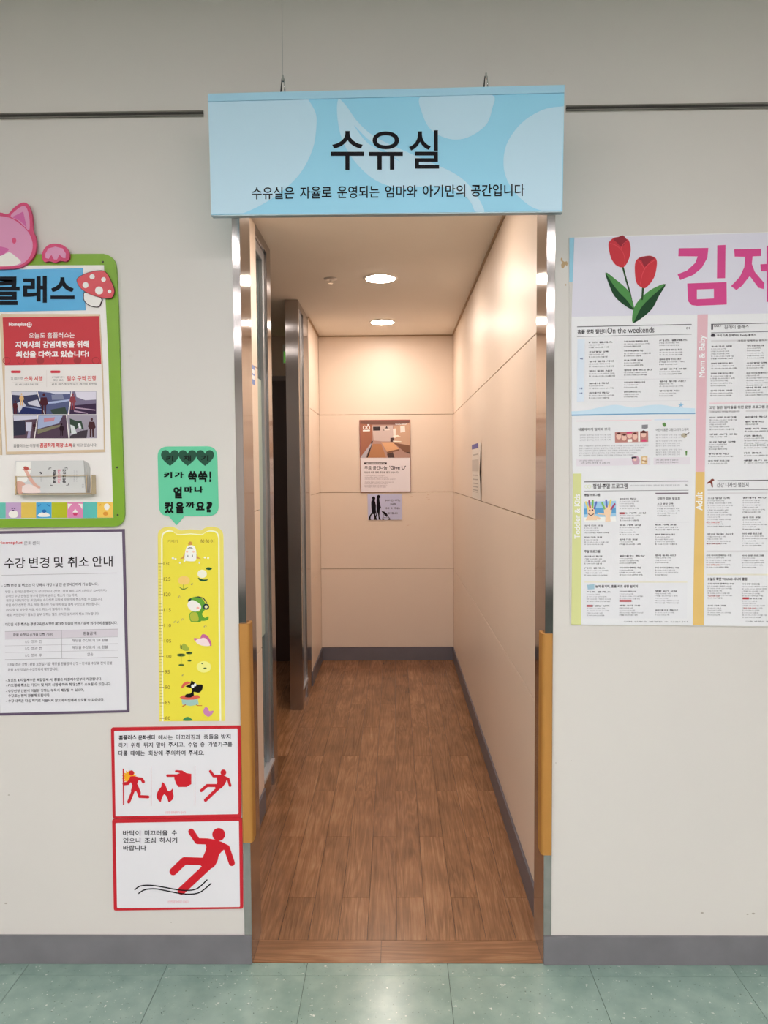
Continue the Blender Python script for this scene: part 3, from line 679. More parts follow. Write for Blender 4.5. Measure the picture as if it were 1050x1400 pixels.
# leaflet box
lb = lambda X, Y: (X / 7.5, 620 + Y / 7.5)
bx = thing('leaflet_box', 'clear acrylic box full of grey leaflets fixed to the white board', 'leaflet box', FRONT.at(72, 677, .011))
CLEAR = mat('clear_acrylic', (.97, .96, .93, 1), .05, trans=1.0); CLEAR.node_tree.nodes['Principled BSDF'].inputs['IOR'].default_value = 1.15
EDGE = mat('acrylic_edge', rgb(190, 168, 134), .2)
slab(FRONT, [lb(150, 232), lb(162, 232), lb(168, 424), lb(152, 424)], .0115, .042, 'side_wall', EDGE, bx)
slab(FRONT, [lb(930, 222), lb(940, 222), lb(945, 418), lb(934, 424)], .0115, .042, 'side_wall', EDGE, bx)
slab(FRONT, [lb(152, 414), lb(944, 408), lb(944, 420), lb(152, 426)], .0115, .042, 'floor_plate', EDGE, bx)
slab(FRONT, [lb(160, 234), lb(900, 226), lb(900, 231), lb(160, 239)], .040, .042, 'front_rim', EDGE, bx)
slab(FRONT, [lb(885, 232), lb(892, 232), lb(886, 402), lb(878, 402)], .040, .042, 'front_rim', EDGE, bx)
LEAF = ink(196, 196, 194)
for i in range(5):
    dx = 70 - i * 15
    o = slab(FRONT, [lb(160, 75), lb(850 + dx * .75, 66 + dx * .45), lb(850 + dx, 100 + dx * .8), lb(872 + dx * .6, 404), lb(172, 408)], .013 + i * .005, .0165 + i * .005, 'leaflet', LEAF if i % 2 == 0 else ink(204, 203, 200))
    tag(o, ['grey leaflet at the very back of the acrylic box, showing most at the right', 'second grey leaflet from the back of the acrylic box', 'middle grey leaflet of the acrylic box', 'grey leaflet directly behind the front one in the acrylic box', 'front grey leaflet in the acrylic box with a photo of an arm'][i], 'leaflet', 'grey leaflets in the acrylic box')
d = .0368
P_ = lambda: Pr(FRONT, lb)
P_().poly([(165, 82), (316, 80), (318, 180), (300, 230), (270, 290), (165, 300)]).build('white_area', ink(224, 222, 216), o, d)
P_().poly(spl([(240, 160), (275, 165), (320, 240), (370, 310), (415, 345), (395, 358), (340, 325), (290, 260), (262, 200)], 3)).poly(spl([(170, 290), (230, 290), (260, 320), (225, 340), (240, 400), (185, 408)], 3)).build('skin_shapes', ink(205, 160, 145), o, d + .0003, kind='stuff')
P_().poly(spl([(240, 330), (300, 315), (380, 350), (415, 380), (400, 405), (245, 405), (225, 370)], 3)).build('skin_shapes', ink(222, 205, 200), o, d + .0006, kind='stuff')
P_().poly(spl([(240, 140), (265, 132), (295, 150), (285, 168), (255, 166)], 3)).stroke([(232, 160), (318, 159)], 4).build('red_object', ink(165, 70, 60), o, d + .0006)
p = P_(); p.text('생애 첫 순간', 640, 160, 675, 308, rot=True, bold=.03); p.text('함께해요', 540, 165, 572, 305, rot=True, bold=.03); p.stroke([(502, 165), (502, 150), (525, 148)], 5); p.stroke([(665, 150), (688, 145), (690, 160)], 5); p.stroke([(514, 308), (516, 326), (538, 325)], 5); p.stroke([(700, 305), (702, 323), (680, 325)], 5)
p.poly(spl([(405, 195), (415, 188), (430, 196), (430, 208), (410, 212), (420, 202)], 3)); p.build('dark_lettering', ink(60, 55, 62), o, d + .0003, kind='stuff')
p = P_(); p.text('기쁘게', 590, 165, 622, 308, rot=True, bold=.02); p.build('pink_lettering', ink(225, 130, 150), o, d + .0003, kind='stuff')
p = P_(); p.text('문화센터 안내', 756, 170, 765, 290, rot=True); p.text('봄 학기 모집 강좌', 782, 175, 792, 290, rot=True); p.text('문화센터', 415, 235, 428, 290, rot=True); p.text('안내', 840, 315, 862, 350, rot=True); p.build('grey_lettering', ink(140, 140, 145), o, d + .0003, kind='stuff')

# ================================================================ PURPLE FRAMED NOTICE
nc = lambda X, Y: (X / 5.185, 720 + Y / 5.185)
o = slab(FRONT, [(-9, 726.5), (170.2, 723.2), (173.5, 850), (176.7, 973.8), (-4, 978.5)], 0, .003, 'refund_notice', mat('purple_grey_frame', rgb(92, 76, 98), .5))
tag(o, 'white course refund notice with dark purple border, lower left, under the green framed board', 'notice')
Pr(FRONT).poly([(-5.5, 730), (166.8, 727), (170, 850), (173, 970.8), (0, 974.8)]).build('paper', mat('notice_paper', rgb(217, 216, 220), .45), o, .0032)
SL = -.015
def T5(p, t, X0, X1, Y, h=24, bold=.010, sl=SL, res=1):
    x0, x1 = X0 / 5.185, X1 / 5.185; yc = 720 + Y / 5.185; hh = h / 5.185
    yl = yc - sl * (x1 - x0) / 2
    p.text(t, x0, yl - hh / 2, x1, yl + hh / 2, sl, bold, res)
p = Pr(FRONT); T5(p, 'Homeplus', -14, 160, 116, 26, .02, res=3); p.build('red_lettering', ink(190, 50, 60), o, .0036, kind='stuff')
p = Pr(FRONT); T5(p, '문화센터', 170, 281, 117, 26, res=2)
for y, a_, b_, t_ in ((458, 38, 755, '방문 & 온라인 운영시간이 상이합니다. (방문 : 점별 별도 고지 / 온라인 : 24시까지)'), (490, 40, 550, '온라인 수강 신청한 경우에 한하여 온라인 취소가 가능하며,'), (520, 42, 727, '개강일 이후(개강일 포함)에는 수강신청 지점에 방문하여 취소하실 수 있습니다.'), (553, 42, 710, '방문 수강 신청한 경우, 방문 취소만 가능하며 동일 결제 수단으로 취소됩니다.'), (588, 43, 497, '(수강증 및 영수증 지참, 카드 취소 시 결제카드 포함)'), (622, 45, 703, '재료, 사전준비가 필요한 일부 강좌는 별도 고지된 일자까지 취소 가능합니다.'),
    (815, 180, 298, '1/3 경과 전'), (862, 180, 298, '1/2 경과 전'), (912, 180, 298, '1/2 경과 후'), (806, 510, 765, '해당월 수강료의 2/3 환불'), (855, 510, 765, '해당월 수강료의 1/2 환불'), (905, 618, 660, '없음'),
    (972, 56, 795, '1개월 초과 강좌 : 환불 요청일 기준 해당월 환불금액 산정 + 잔여월 수강료 전액 환불'), (1012, 56, 412, '환불 요청 당일은 수업경과에 해당합니다.')):
    T5(p, t_, a_, b_, y, 22)
p.build('grey_lettering', ink(128, 124, 130), o, .0036, kind='stuff')
p = Pr(FRONT)
for y, a_, b_, t_ in ((412, 12, 697, '- 강좌 변경 및 취소는 각 강좌의 개강 1일 전 운영시간까지 가능합니다.'), (688, 22, 832, '- 개강일 이후 취소는 평생교육법 시행령 제23조 학습비 반환 기준에 의거하여 환불됩니다.'), (1085, 40, 722, '- 포인트 & 타결제수단 복합결제 시, 환불은 타결제수단부터 차감됩니다.'), (1120, 42, 788, '- 카드결제 취소는 카드사 및 처리 시점에 따라 최대 2주가 소요될 수 있습니다.'), (1162, 42, 597, '- 수강신청 인원이 미달된 강좌는 부득이 폐강될 수 있으며,'), (1197, 58, 355, '수강료는 전액 환불해 드립니다.'), (1231, 44, 738, '- 수강 내역은 다음 학기로 이월되지 않으며 타인에게 양도될 수 없습니다.')):
    T5(p, t_, a_, b_, y, 23, .017)
p.build('body_lettering', ink(74, 70, 76), o, .0036, kind='stuff')
p = Pr(FRONT)
for t_, a_, b_ in (('수강', 30, 177), ('변경', 205, 348), ('및', 383, 447), ('취소', 480, 628), ('안내', 655, 798)): T5(p, t_, a_, b_, 258 - (a_ - 30) * .018, 76, .008, -.018, 4)
p.build('letter', ink(38, 30, 34), o, .0036, each=True)
Pr(FRONT, nc).poly([(35, 742), (835, 724), (836, 778), (37, 797)]).build('table_header_band', ink(200, 193, 200), o, .0034)
p = Pr(FRONT, nc)
for y, t_ in ((742, 2.5), (797, 2), (845, 1.5), (892, 1.5), (942, 2.5)): p.poly([(35, y), (836, y - 17), (836, y - 17 + t_), (35, y + t_)])
p.poly([(435, 735), (437.5, 735), (440, 934), (437.5, 934)]); p.poly([(12, 344), (828, 327), (828, 329.5), (12, 346.5)])
p.build('table_rule', ink(150, 145, 150), o, .0036, each=True)
p = Pr(FRONT); T5(p, '환불 요청일 (1개월 강좌 기준)', 93, 375, 767, 24, .015); T5(p, '환불금액', 590, 680, 757, 24, .015); p.build('table_header_lettering', ink(70, 64, 70), o, .0037, kind='stuff')

# ================================================================ SPEECH BUBBLE AND GROWTH CHART
bc = lambda X, Y: (190 + X / 7, 600 + Y / 7)
sb = qround([(176, 74), (746, 70), (764, 738), (192, 742)], 100, 7)
# tail inserted on the bottom side
bub = []
cut = False
for i, q in enumerate(sb):
    bub.append(q)
    if not cut and q[1] > 730 and q[0] > 600 and i + 1 < len(sb) and sb[i + 1][0] < 330:
        bub += [(435, 741), (360, 826), (285, 742)]; cut = True
o = slab(FRONT, bub, 0, .002, 'speech_bubble_sign', mat('mint_green', rgb(92, 192, 150), .5), T=bc)
tag(o, 'mint green speech bubble sign with three dark hearts and bold black lettering', 'sign')
def heart(x, y, w_, h): return spl([(x, y + h * .22), (x - w_ * .1, y + h * .06), (x - w_ * .27, y), (x - w_ * .44, y + h * .09), (x - w_ * .5, y + h * .33), (x - w_ * .38, y + h * .62), (x - w_ * .04, y + h * .97), (x + w_ * .04, y + h * .97), (x + w_ * .38, y + h * .62), (x + w_ * .5, y + h * .33), (x + w_ * .44, y + h * .09), (x + w_ * .27, y), (x + w_ * .1, y + h * .06)], 4)
p = Pr(FRONT, bc)
for x in (297, 465, 632): p.poly(heart(x, 108, 172, 150))
p.build('heart', ink(52, 98, 78), o, .0023, each=True)
p = Pr(FRONT, bc)
for t_, x0, y0, x1, y1 in (('키', 258, 162, 328, 212), ('채', 424, 158, 498, 212), ('기', 592, 158, 665, 210)): p.text(t_, x0, y0, x1, y1, 0, .03, 3)
p.build('letter', ink(30, 42, 36), o, .0026, each=True)
p = Pr(FRONT, bc)
for t_, x0, y0, x1, y1 in (('키', 237, 315, 318, 378), ('가', 340, 315, 426, 375), ('쑥', 470, 308, 556, 413), ('쑥', 566, 308, 655, 414), ('!', 673, 310, 692, 414), ('얼', 330, 460, 412, 570), ('마', 434, 458, 514, 516), ('나', 530, 456, 614, 516), ('컸', 245, 604, 332, 712), ('을', 350, 606, 430, 714), ('까', 446, 604, 535, 664), ('요', 545, 604, 628, 684), ('?', 645, 602, 702, 704)):
    p.text(t_, x0, y0, x1, y1, 0, .045, 3)
p.build('letter', ink(22, 26, 24), o, .0026, each=True)

PALEY = mat('pale_yellow', rgb(226, 212, 100), .45); YEL = mat('bright_yellow', rgb(226, 212, 62), .4)
top = [(180, 935), (190, 885), (235, 850), (300, 841), (352, 853), (400, 877), (495, 866), (590, 876), (632, 852), (692, 841), (762, 855), (800, 895), (808, 950)]
ol = [bc(*q) for q in spl(top, 3, False)] + [(306.5, 850), (307.7, 985.8), (217.8, 986.2), (216.3, 850)]
o = slab(FRONT, ol, 0, .0012, 'growth_chart', PALEY)
tag(o, 'tall yellow height chart for children with cartoon animals and centimetre marks', 'growth chart')
inn = [(213, 960), (225, 905), (270, 878), (320, 880), (372, 913), (495, 905), (602, 913), (650, 883), (700, 876), (750, 893), (770, 945)]
I1 = [bc(*q) for q in spl(inn, 3, False)]
Pr(FRONT).poly(I1 + [(300.8, 850), (302.5, 985.8), (221.5, 986), (220.5, 850)]).build('white_line', ink(236, 232, 205), o, .0014)
I2 = [bc(495 + (q[0] - 495) * .955, 960 + (q[1] - 960) * .86 if q[1] < 960 else q[1]) for q in spl(inn, 3, False)]
Pr(FRONT).poly(I2 + [(298.8, 850), (300.2, 985.8), (223.5, 986), (222.4, 850)]).build('yellow_field', YEL, o, .0016)
gc = lambda X, Y: (190 + X / 6.667, 790 + Y / 6.667)
p = Pr(FRONT)
for i in range(11):
    v = 130 - 5 * i; y = 770.7 + 21.14 * i; x = 215.9 + .019 * (y - 740) * .6
    p.rect(x, y - .35, x + 6.2, y + .35)
    p.text(str(v), x + 7.4, y - 2.6, x + (16.6 if v > 99 else 14.2), y + 2.2, 0, .0, 2)
    if i < 10:
        for k in range(1, 5): p.rect(x + .6, y + k * 4.228 - .2, x + 4, y + k * 4.228 + .2)
p.build('scale_marks', ink(120, 98, 40), o, .0019, kind='stuff')
p = Pr(FRONT, bc); p.text('키재기', 275, 965, 370, 995, 0, 0, 2); p.text('쑥쑥이', 585, 960, 720, 1000, 0, .01, 2); p.build('brown_lettering', ink(150, 125, 50), o, .0019, kind='stuff')
ll = []
def art(T, c, polys, dz, name='cartoon_shapes'):
    q = Pr(FRONT, T)
    for pl_ in polys: q.poly(pl_)
    q.build(name, ink(*c), o, dz, kind='stuff')
# upside-down white bird
art(bc, (196, 140, 70), [spl([(470, 1010), (482, 985), (500, 985), (508, 1010), (490, 1020)], 3), [(436, 1090), (440, 1120), (430, 1145), (392, 1150), (420, 1128)], [(545, 1088), (565, 1130), (595, 1150), (552, 1145), (540, 1120)]], .0019)
art(bc, (232, 228, 220), [spl([(450, 1050), (470, 1025), (500, 1018), (530, 1028), (545, 1060), (550, 1110), (545, 1160), (520, 1172), (470, 1170), (440, 1160), (438, 1110)], 4), ell(325, 1142, 12, 9), ell(350, 1150, 10, 9), ell(630, 1136, 10, 9), ell(662, 1140, 10, 9), ell(436, 1168, 9, 9), ell(392, 1186, 9, 10), ell(578, 1186, 8, 10)], .0021)
art(bc, (60, 45, 45), [[(458, 1052), (480, 1038), (505, 1040), (522, 1054), (505, 1047), (482, 1046)], ell(468, 1122, 3.5, 11), ell(512, 1120, 3.5, 11)], .0024)
art(bc, (232, 190, 165), [ell(460, 1080, 11, 10), ell(522, 1080, 11, 10)], .0023)
# white sprout, peach flower
art(bc, (28, 98, 68), [spl([(640, 1245), (660, 1228), (700, 1240), (675, 1256)], 3), spl([(565, 1328), (610, 1345), (655, 1345), (660, 1350), (630, 1364), (585, 1358)], 3)], .0019)
art(bc, (226, 224, 205), [ell(605, 1292, 45, 40)], .0020)
art(bc, (230, 190, 110), [ell(430, 1355, 58, 42)], .0019)
art(gc, (90, 120, 50), [spl([(362, 78), (405, 100), (450, 82), (420, 105), (390, 105)], 3), [(404, 60), (409, 60), (409, 100), (404, 100)]], .0022)
# snake with headphones
art(gc, (90, 150, 45), [spl([(445, 215), (470, 185), (530, 172), (580, 195), (605, 240), (600, 290), (575, 330), (600, 365), (632, 350), (630, 380), (585, 392), (540, 380), (535, 330), (560, 290), (555, 240), (500, 215)], 4), spl([(465, 320), (545, 310), (570, 390), (520, 402), (470, 395)], 4)], .0019)
art(gc, (170, 175, 60), [spl([(470, 325), (525, 318), (545, 385), (510, 395), (475, 388)], 3)], .0021)
art(gc, (228, 222, 215), [spl([(443, 255), (455, 215), (500, 205), (560, 245), (562, 285), (520, 308), (470, 295)], 4)], .0022)
art(gc, (25, 60, 75), [ell(612, 264, 28, 28), [(505, 178), (540, 168), (590, 182), (622, 225), (612, 228), (585, 190), (540, 178)], spl([(445, 215), (452, 195), (478, 190), (465, 212)], 3)], .0024)
art(gc, (215, 210, 160), [ell(612, 264, 14, 14)], .0026)
art(gc, (225, 165, 150), [ell(537, 275, 13, 10)], .0024)
# scribbled notes
q = Pr(FRONT, gc)
for a_, b_, t_ in ((320, 400, 12), (352, 402, 10), (388, 378, 12), (360, 170, 10), (395, 885, 8), (595, 440, 14), (478, 55, 9)): q.stroke([(a_, b_), (a_ + t_, b_ - 8), (a_ + t_ * 1.5, b_ + 6)], 3); q.disc(a_, b_ + 6, 5)
q.build('music_notes', ink(150, 140, 110), o, .0019, kind='stuff')
# butterfly, clovers, dandelion
art(gc, (185, 95, 140), [spl([(500, 550), (555, 550), (575, 515), (620, 525), (655, 580), (657, 622), (600, 600), (520, 580)], 4)], .0019)
art(gc, (228, 205, 205), [spl([(515, 572), (560, 553), (600, 548), (630, 575), (645, 618), (585, 620), (535, 600)], 4)], .0021)
art(gc, (70, 105, 60), [ell(385, 704, 40, 13), ell(457, 686, 30, 11), ell(386, 795, 26, 9), ell(460, 755, 18, 8), spl([(380, 605), (400, 640), (378, 645)], 3)], .0019)
art(gc, (150, 165, 60), [spl([(400, 600), (430, 610), (460, 655), (420, 665), (390, 640)], 3), [(385, 700), (388, 700), (388, 790), (385, 790)], [(457, 690), (460, 690), (460, 750), (457, 750)]], .0021)
art(gc, (45, 30, 30), [ell(382, 702, 15, 6), ell(455, 685, 12, 5)], .0023)
art(gc, (228, 222, 130), [ell(592, 812, 66, 52)], .0019)
art(gc, (80, 110, 60), [ell(602, 825, 15, 7), ell(576, 782, 8, 5)], .0022)
# black dog in a parcel
art(gc, (28, 24, 26), [spl([(425, 990), (465, 970), (478, 938), (500, 950), (530, 972), (578, 975), (575, 1020), (545, 1048), (500, 1040), (500, 1070), (470, 1090), (420, 1085), (430, 1062), (475, 1050), (480, 1010)], 4)], .0024)
art(gc, (205, 90, 75), [spl([(385, 1005), (400, 965), (440, 945), (470, 960), (430, 975), (405, 1000)], 3), [(370, 1090), (400, 1072), (540, 1070), (560, 1092), (500, 1110), (440, 1112), (400, 1108)]], .0022)
art(gc, (150, 185, 175), [[(388, 1108), (535, 1100), (545, 1155), (470, 1168), (395, 1155)]], .0020)
art(gc, (232, 232, 228), [ell(490, 988, 14, 16), ell(512, 975, 12, 14)], .0027)
art(gc, (180, 60, 50), [[(392, 1170), (425, 1152), (430, 1158), (400, 1174)], [(515, 1150), (535, 1162), (575, 1162), (575, 1168), (530, 1168)]], .0022)
art(gc, (185, 120, 165), [spl([(585, 1225), (605, 1178), (630, 1190), (640, 1215), (680, 1212), (660, 1250), (625, 1265)], 3)], .0019)
art(gc, (60, 130, 80), [spl([(400, 1302), (420, 1275), (450, 1268), (478, 1285), (488, 1302)], 3)], .0019)

# ================================================================ RED BORDERED SAFETY SIGNS
rc = lambda X, Y: (140 + X / 5, 980 + Y / 5)
RED = mat('sign_red', rgb(188, 22, 38), .35); SW = mat('sign_white', rgb(220, 218, 222), .22, spec=.5)
IR = ink(188, 24, 38, .35); IK = ink(44, 42, 50)
o = slab(FRONT, qround([rc(58, 75), rc(948, 61), rc(950, 690), rc(70, 694)], 3), 0, .004, 'safety_sign', RED)
tag(o, 'red bordered white safety sign with three red pictograms, the upper one of two', 'sign', 'red bordered safety signs')
Pr(FRONT, rc).poly(qround([(80, 97), (924, 80), (930, 665), (90, 680)], 8)).build('white_field', SW, o, .0042)
p = Pr(FRONT, rc)
for t_, a_, b_, y in (('홈플러스', 112, 232, 143), ('문화센터', 245, 358, 143)): p.text(t_, a_, y - 17, b_, y + 17, -.03, .03, 2)
for t_, a_, b_, y in (('에서는', 382, 480, 141), ('미끄러짐과', 503, 670, 139), ('충돌을', 692, 795, 137), ('방지', 812, 876, 136), ('하기', 110, 170, 195), ('위해', 195, 258, 194), ('뛰지', 282, 345, 193), ('말아', 368, 430, 192), ('주시고,', 450, 562, 191), ('수업', 585, 648, 190), ('중', 670, 697, 189), ('가열기구를', 722, 887, 187), ('다룰', 110, 172, 249), ('때에는', 193, 290, 249), ('화상에', 315, 412, 248), ('주의하여', 433, 567, 247), ('주세요.', 588, 695, 246)): p.text(t_, a_, y - 17, b_, y + 17, 0, .016, 2)
p.build('black_lettering', IK, o, .0045, kind='stuff')
p = Pr(FRONT, rc); p.poly([(183 + (58 if i % 2 else 36) * math.cos(2 * math.pi * i / 28) * .9, 412 + (50 if i % 2 else 34) * math.sin(2 * math.pi * i / 28)) for i in range(28)]); p.build('impact_star', ink(232, 160, 30), o, .0044)
p = Pr(FRONT, rc)
p.stroke([(333, 340), (334, 608)], 2.5, cap=False); p.stroke([(633, 335), (633, 606)], 2.5, cap=False)
p.build('divider_line', IR, o, .0046, each=True)
p = Pr(FRONT, rc); p.stroke([(143, 355), (145, 603)], 9, cap=False)
p.disc(199, 384, 17, 18)
p.poly(spl([(190, 408), (240, 410), (248, 430), (235, 470), (240, 505), (195, 510), (205, 470), (190, 440)], 3))
p.stroke([(200, 420), (175, 455), (148, 458)], 22); p.stroke([(235, 422), (268, 425), (280, 445)], 21); p.stroke([(215, 495), (180, 582)], 22); p.stroke([(240, 490), (254, 545), (312, 548)], 20); p.stroke([(230, 470), (250, 520)], 26)
p.build('colliding_figure', IR, o, .0048, kind='stuff')
# hand and flame
p = Pr(FRONT, rc)
p.poly([(500, 368), (508, 366), (545, 366), (575, 385), (608, 390), (608, 460), (575, 480), (520, 480), (505, 460), (492, 425), (490, 400), (530, 385), (500, 378)])
p.stroke([(445, 402), (500, 402)], 18); p.stroke([(503, 372), (540, 374)], 15)
p.build('hand_pictogram', IR, o, .0048, kind='stuff'); p = Pr(FRONT, rc)
p.poly(spl([(398, 584), (376, 562), (370, 535), (384, 500), (402, 478), (408, 446), (432, 468), (444, 502), (462, 508), (484, 486), (480, 512), (487, 540), (478, 568), (452, 584), (446, 562), (424, 528), (404, 562)], 2))
p.build('flame_pictogram', IR, o, .0048)
p = Pr(FRONT, rc)
p.disc(827, 381, 20, 21); p.stroke([(738, 373), (760, 405), (800, 405)], 19); p.stroke([(815, 408), (860, 425), (873, 470)], 19)
p.poly(spl([(785, 398), (840, 405), (850, 430), (830, 470), (800, 495), (770, 485), (785, 450)], 3)); p.stroke([(790, 470), (715, 470), (676, 505)], 21); p.stroke([(810, 470), (705, 570)], 23)
p.build('slipping_figure', IR, o, .0048, kind='stuff')
p = Pr(FRONT, rc); p.text('안전한 문화센터가 됩시다', 428, 645, 570, 662, 0, 0, 1); p.build('pink_caption', ink(215, 130, 140), o, .0045)
o = slab(FRONT, qround([rc(66, 700), rc(956, 692), rc(962, 1312), rc(78, 1325)], 3), .0, .0045, 'safety_sign', RED)
tag(o, 'red bordered white safety sign with one large slipping man, the lower one of two', 'sign', 'red bordered safety signs')
Pr(FRONT, rc).poly(qround([(90, 726), (933, 712), (941, 1300), (100, 1308)], 8)).build('white_field', SW, o, .0047)
p = Pr(FRONT, rc)
for t_, a_, b_, y in (('바닥이', 140, 260, 795), ('미끄러울', 288, 446, 794), ('수', 474, 509, 793), ('있으니', 142, 260, 846), ('조심', 288, 364, 845), ('하시기', 390, 511, 844), ('바랍니다', 142, 300, 896)): p.text(t_, a_, y - 18, b_, y + 18, 0, .018, 2)
p.build('black_lettering', IK, o, .0050, kind='stuff')
p = Pr(FRONT, rc)
p.disc(795, 804, 44, 44, 28); p.stroke([(607, 785), (650, 850), (720, 852)], 42); p.stroke([(770, 862), (850, 895), (885, 1000)], 42)
p.poly(spl([(690, 834), (760, 838), (830, 862), (850, 885), (800, 940), (785, 990), (750, 1035), (690, 1030), (665, 1000), (690, 950), (710, 890)], 4))
p.stroke([(720, 990), (560, 985), (484, 1058)], 52); p.stroke([(722, 1020), (540, 1190)], 54)
p.build('slipping_man', IR, o, .0050, kind='stuff')
p = Pr(FRONT, rc)
p.stroke(spl([(222, 1182), (260, 1157), (330, 1152), (420, 1165), (500, 1180), (580, 1187), (650, 1173), (715, 1115)], 5, False), 8.5)
p.stroke(spl([(248, 1207), (290, 1182), (360, 1176), (440, 1190), (520, 1206), (600, 1213), (670, 1198), (742, 1140)], 5, False), 8.5)
p.build('wavy_line', ink(26, 26, 30), o, .0055, each=True)
p = Pr(FRONT, rc); p.text('안전한 문화센터가 됩시다', 445, 1256, 588, 1275, 0, 0, 1); p.build('pink_caption', ink(215, 130, 140), o, .0050)

# ================================================================ LARGE COURSE POSTER (right)
sk = lambda y: -.030 + (y - 320) / 535 * .034
bo = thing('course_poster', 'large white course timetable poster with two red tulips and pink title, right of the doorway', 'poster', FRONT.at(1040, 855))
slab(FRONT, [(778.2, 325.3), (1310, 312), (1316, 862), (779, 853)], 0, .003, 'backing_board', mat('poster_backing', rgb(202, 198, 192), .5), bo)
slab(FRONT, [(778.4, 325), (790, 324.7), (788, 386), (778.3, 385.5)], .003, .0036, 'blue_backing_sheet', mat('backing_blue', rgb(135, 190, 212), .4), bo)
slab(FRONT, [(785.4, 324.8), (840, 322.5), (1310, 311), (1316, 861), (1050, 856), (781, 854), (782.8, 650), (781.5, 560), (781.4, 432), (783, 385)], .0038, .0046, 'poster_sheet', mat('poster_paper', rgb(222, 222, 224), .4), bo)
Pr(FRONT).poly([(785.2, 325.5), (1310, 311.5), (1312, 424), (781.5, 433), (783, 385)]).build('title_field', mat('lavender_white', rgb(208, 206, 218), .4), bo, .0048)
tc_ = lambda X, Y: (760 + X / 3.6207, 300 + Y / 3.6207)
t2 = lambda X, Y: (770 + X / 3.75, 550 + Y / 3.75)
PT = lambda T=tc_: Pr(FRONT, T, slope=sk)
PK = ink(198, 62, 128)
p = PT()
p.poly([(608, 143), (755, 141), (750, 190), (722, 240), (680, 275), (616, 300), (602, 272), (650, 252), (690, 215), (702, 183), (606, 182)])
p.poly([(799, 128), (840, 126), (838, 291), (797, 292)])
p.poly([(650, 317), (845, 310), (846, 421), (700, 428), (672, 424), (655, 405)], [[(698, 347), (698, 395), (782, 391), (782, 344)]])
p.poly([(882, 148), (1016, 145), (1016, 181), (974, 183), (970, 220), (985, 260), (1032, 315), (1028, 345), (1002, 338), (960, 280), (920, 330), (893, 350), (867, 330), (910, 285), (933, 235), (937, 185), (885, 184)])
p.poly([(1012, 222), (1043, 220), (1043, 130), (1078, 129), (1080, 408), (1043, 408), (1043, 256), (1015, 257)])
p.poly([(1098, 118), (1134, 117), (1136, 432), (1098, 432)])
p.build('letter', PK, bo, .0051, each=True)
# tulips
R1, R2, R3 = ink(188, 40, 52), ink(140, 24, 40), ink(205, 62, 74)
G1, G2, G3 = ink(66, 128, 62), ink(38, 82, 50), ink(50, 88, 48)
p = PT(); p.stroke([(330, 230), (348, 300), (366, 360), (384, 445)], 9, 7); p.stroke([(432, 335), (430, 360), (427, 395)], 11, 9); p.build('tulip_stem', G3, bo, .0052, each=True)
p = PT(); p.poly(spl([(246, 262), (300, 300), (352, 345), (372, 380), (386, 447), (340, 425), (290, 380), (262, 320)], 4)); p.poly(spl([(543, 320), (480, 342), (425, 385), (390, 430), (378, 480), (384, 512), (430, 485), (478, 440), (510, 380)], 4)); p.build('tulip_leaf', G2, bo, .0053, each=True)
p = PT(); p.poly(spl([(248, 265), (300, 300), (352, 345), (370, 378), (384, 440), (352, 400), (300, 345)], 4)); p.poly(spl([(541, 321), (480, 342), (425, 385), (390, 430), (378, 480), (384, 510), (420, 440), (470, 385)], 4)); p.build('leaf_light_side', G1, bo, .0054, each=True)
p = PT(); p.poly(spl([(262, 115), (285, 92), (310, 86), (333, 79), (348, 95), (362, 105), (371, 150), (360, 200), (335, 236), (300, 228), (275, 195), (263, 150)], 4)); p.poly(spl([(394, 210), (415, 188), (440, 182), (470, 180), (497, 196), (499, 235), (485, 290), (450, 335), (428, 338), (400, 315), (391, 260)], 4)); p.build('tulip_flower', R1, bo, .0055, each=True)
p = PT(); p.poly(spl([(285, 100), (310, 86), (333, 80), (347, 95), (350, 108), (325, 135), (300, 112)], 3)); p.poly(spl([(410, 194), (440, 183), (470, 181), (487, 193), (470, 205), (440, 235), (425, 205)], 3)); p.build('petal_shadow', R2, bo, .0056, each=True)
p = PT(); p.stroke(spl([(268, 118), (300, 130), (330, 160), (342, 200), (338, 228)], 4, False), 3); p.stroke(spl([(355, 105), (335, 120), (322, 145)], 4, False), 3); p.stroke(spl([(492, 200), (455, 225), (430, 265), (418, 320)], 4, False), 3); p.stroke(spl([(405, 200), (420, 215), (436, 240)], 4, False), 3); p.build('petal_outline', R3, bo, .0058, each=True)
# coloured side strips
p = Pr(FRONT); p.poly([(953.5, 430), (967.8, 429.6), (963.6, 645), (951, 645)]); s1 = p.build('pink_side_strip', ink(212, 172, 180), bo, .0050)
p = Pr(FRONT); p.poly([(951, 645), (963.6, 645), (962.2, 854.8), (947.2, 854.6)]); s2 = p.build('ochre_side_strip', ink(212, 178, 108), bo, .0050)
p = Pr(FRONT); p.poly([(783.2, 647.5), (795, 647.3), (794.5, 854.2), (781, 854)]); s3 = p.build('olive_side_strip', ink(200, 203, 142), bo, .0050)
wl = ink(236, 232, 232)
Pr(FRONT).text('Mom & Baby', 955.4, 458, 966.2, 516, rot=True, bold=.02, res=3).build('strip_lettering', wl, s1, .0053, kind='stuff')
Pr(FRONT).text('Adult', 951.2, 672.5, 960.6, 697.8, rot=True, bold=.02, res=3).build('strip_lettering', wl, s2, .0053, kind='stuff')
Pr(FRONT).text('Toddler & Kids', 785.3, 675.5, 793, 736.5, rot=True, bold=.02, res=3).build('strip_lettering', wl, s3, .0053, kind='stuff')
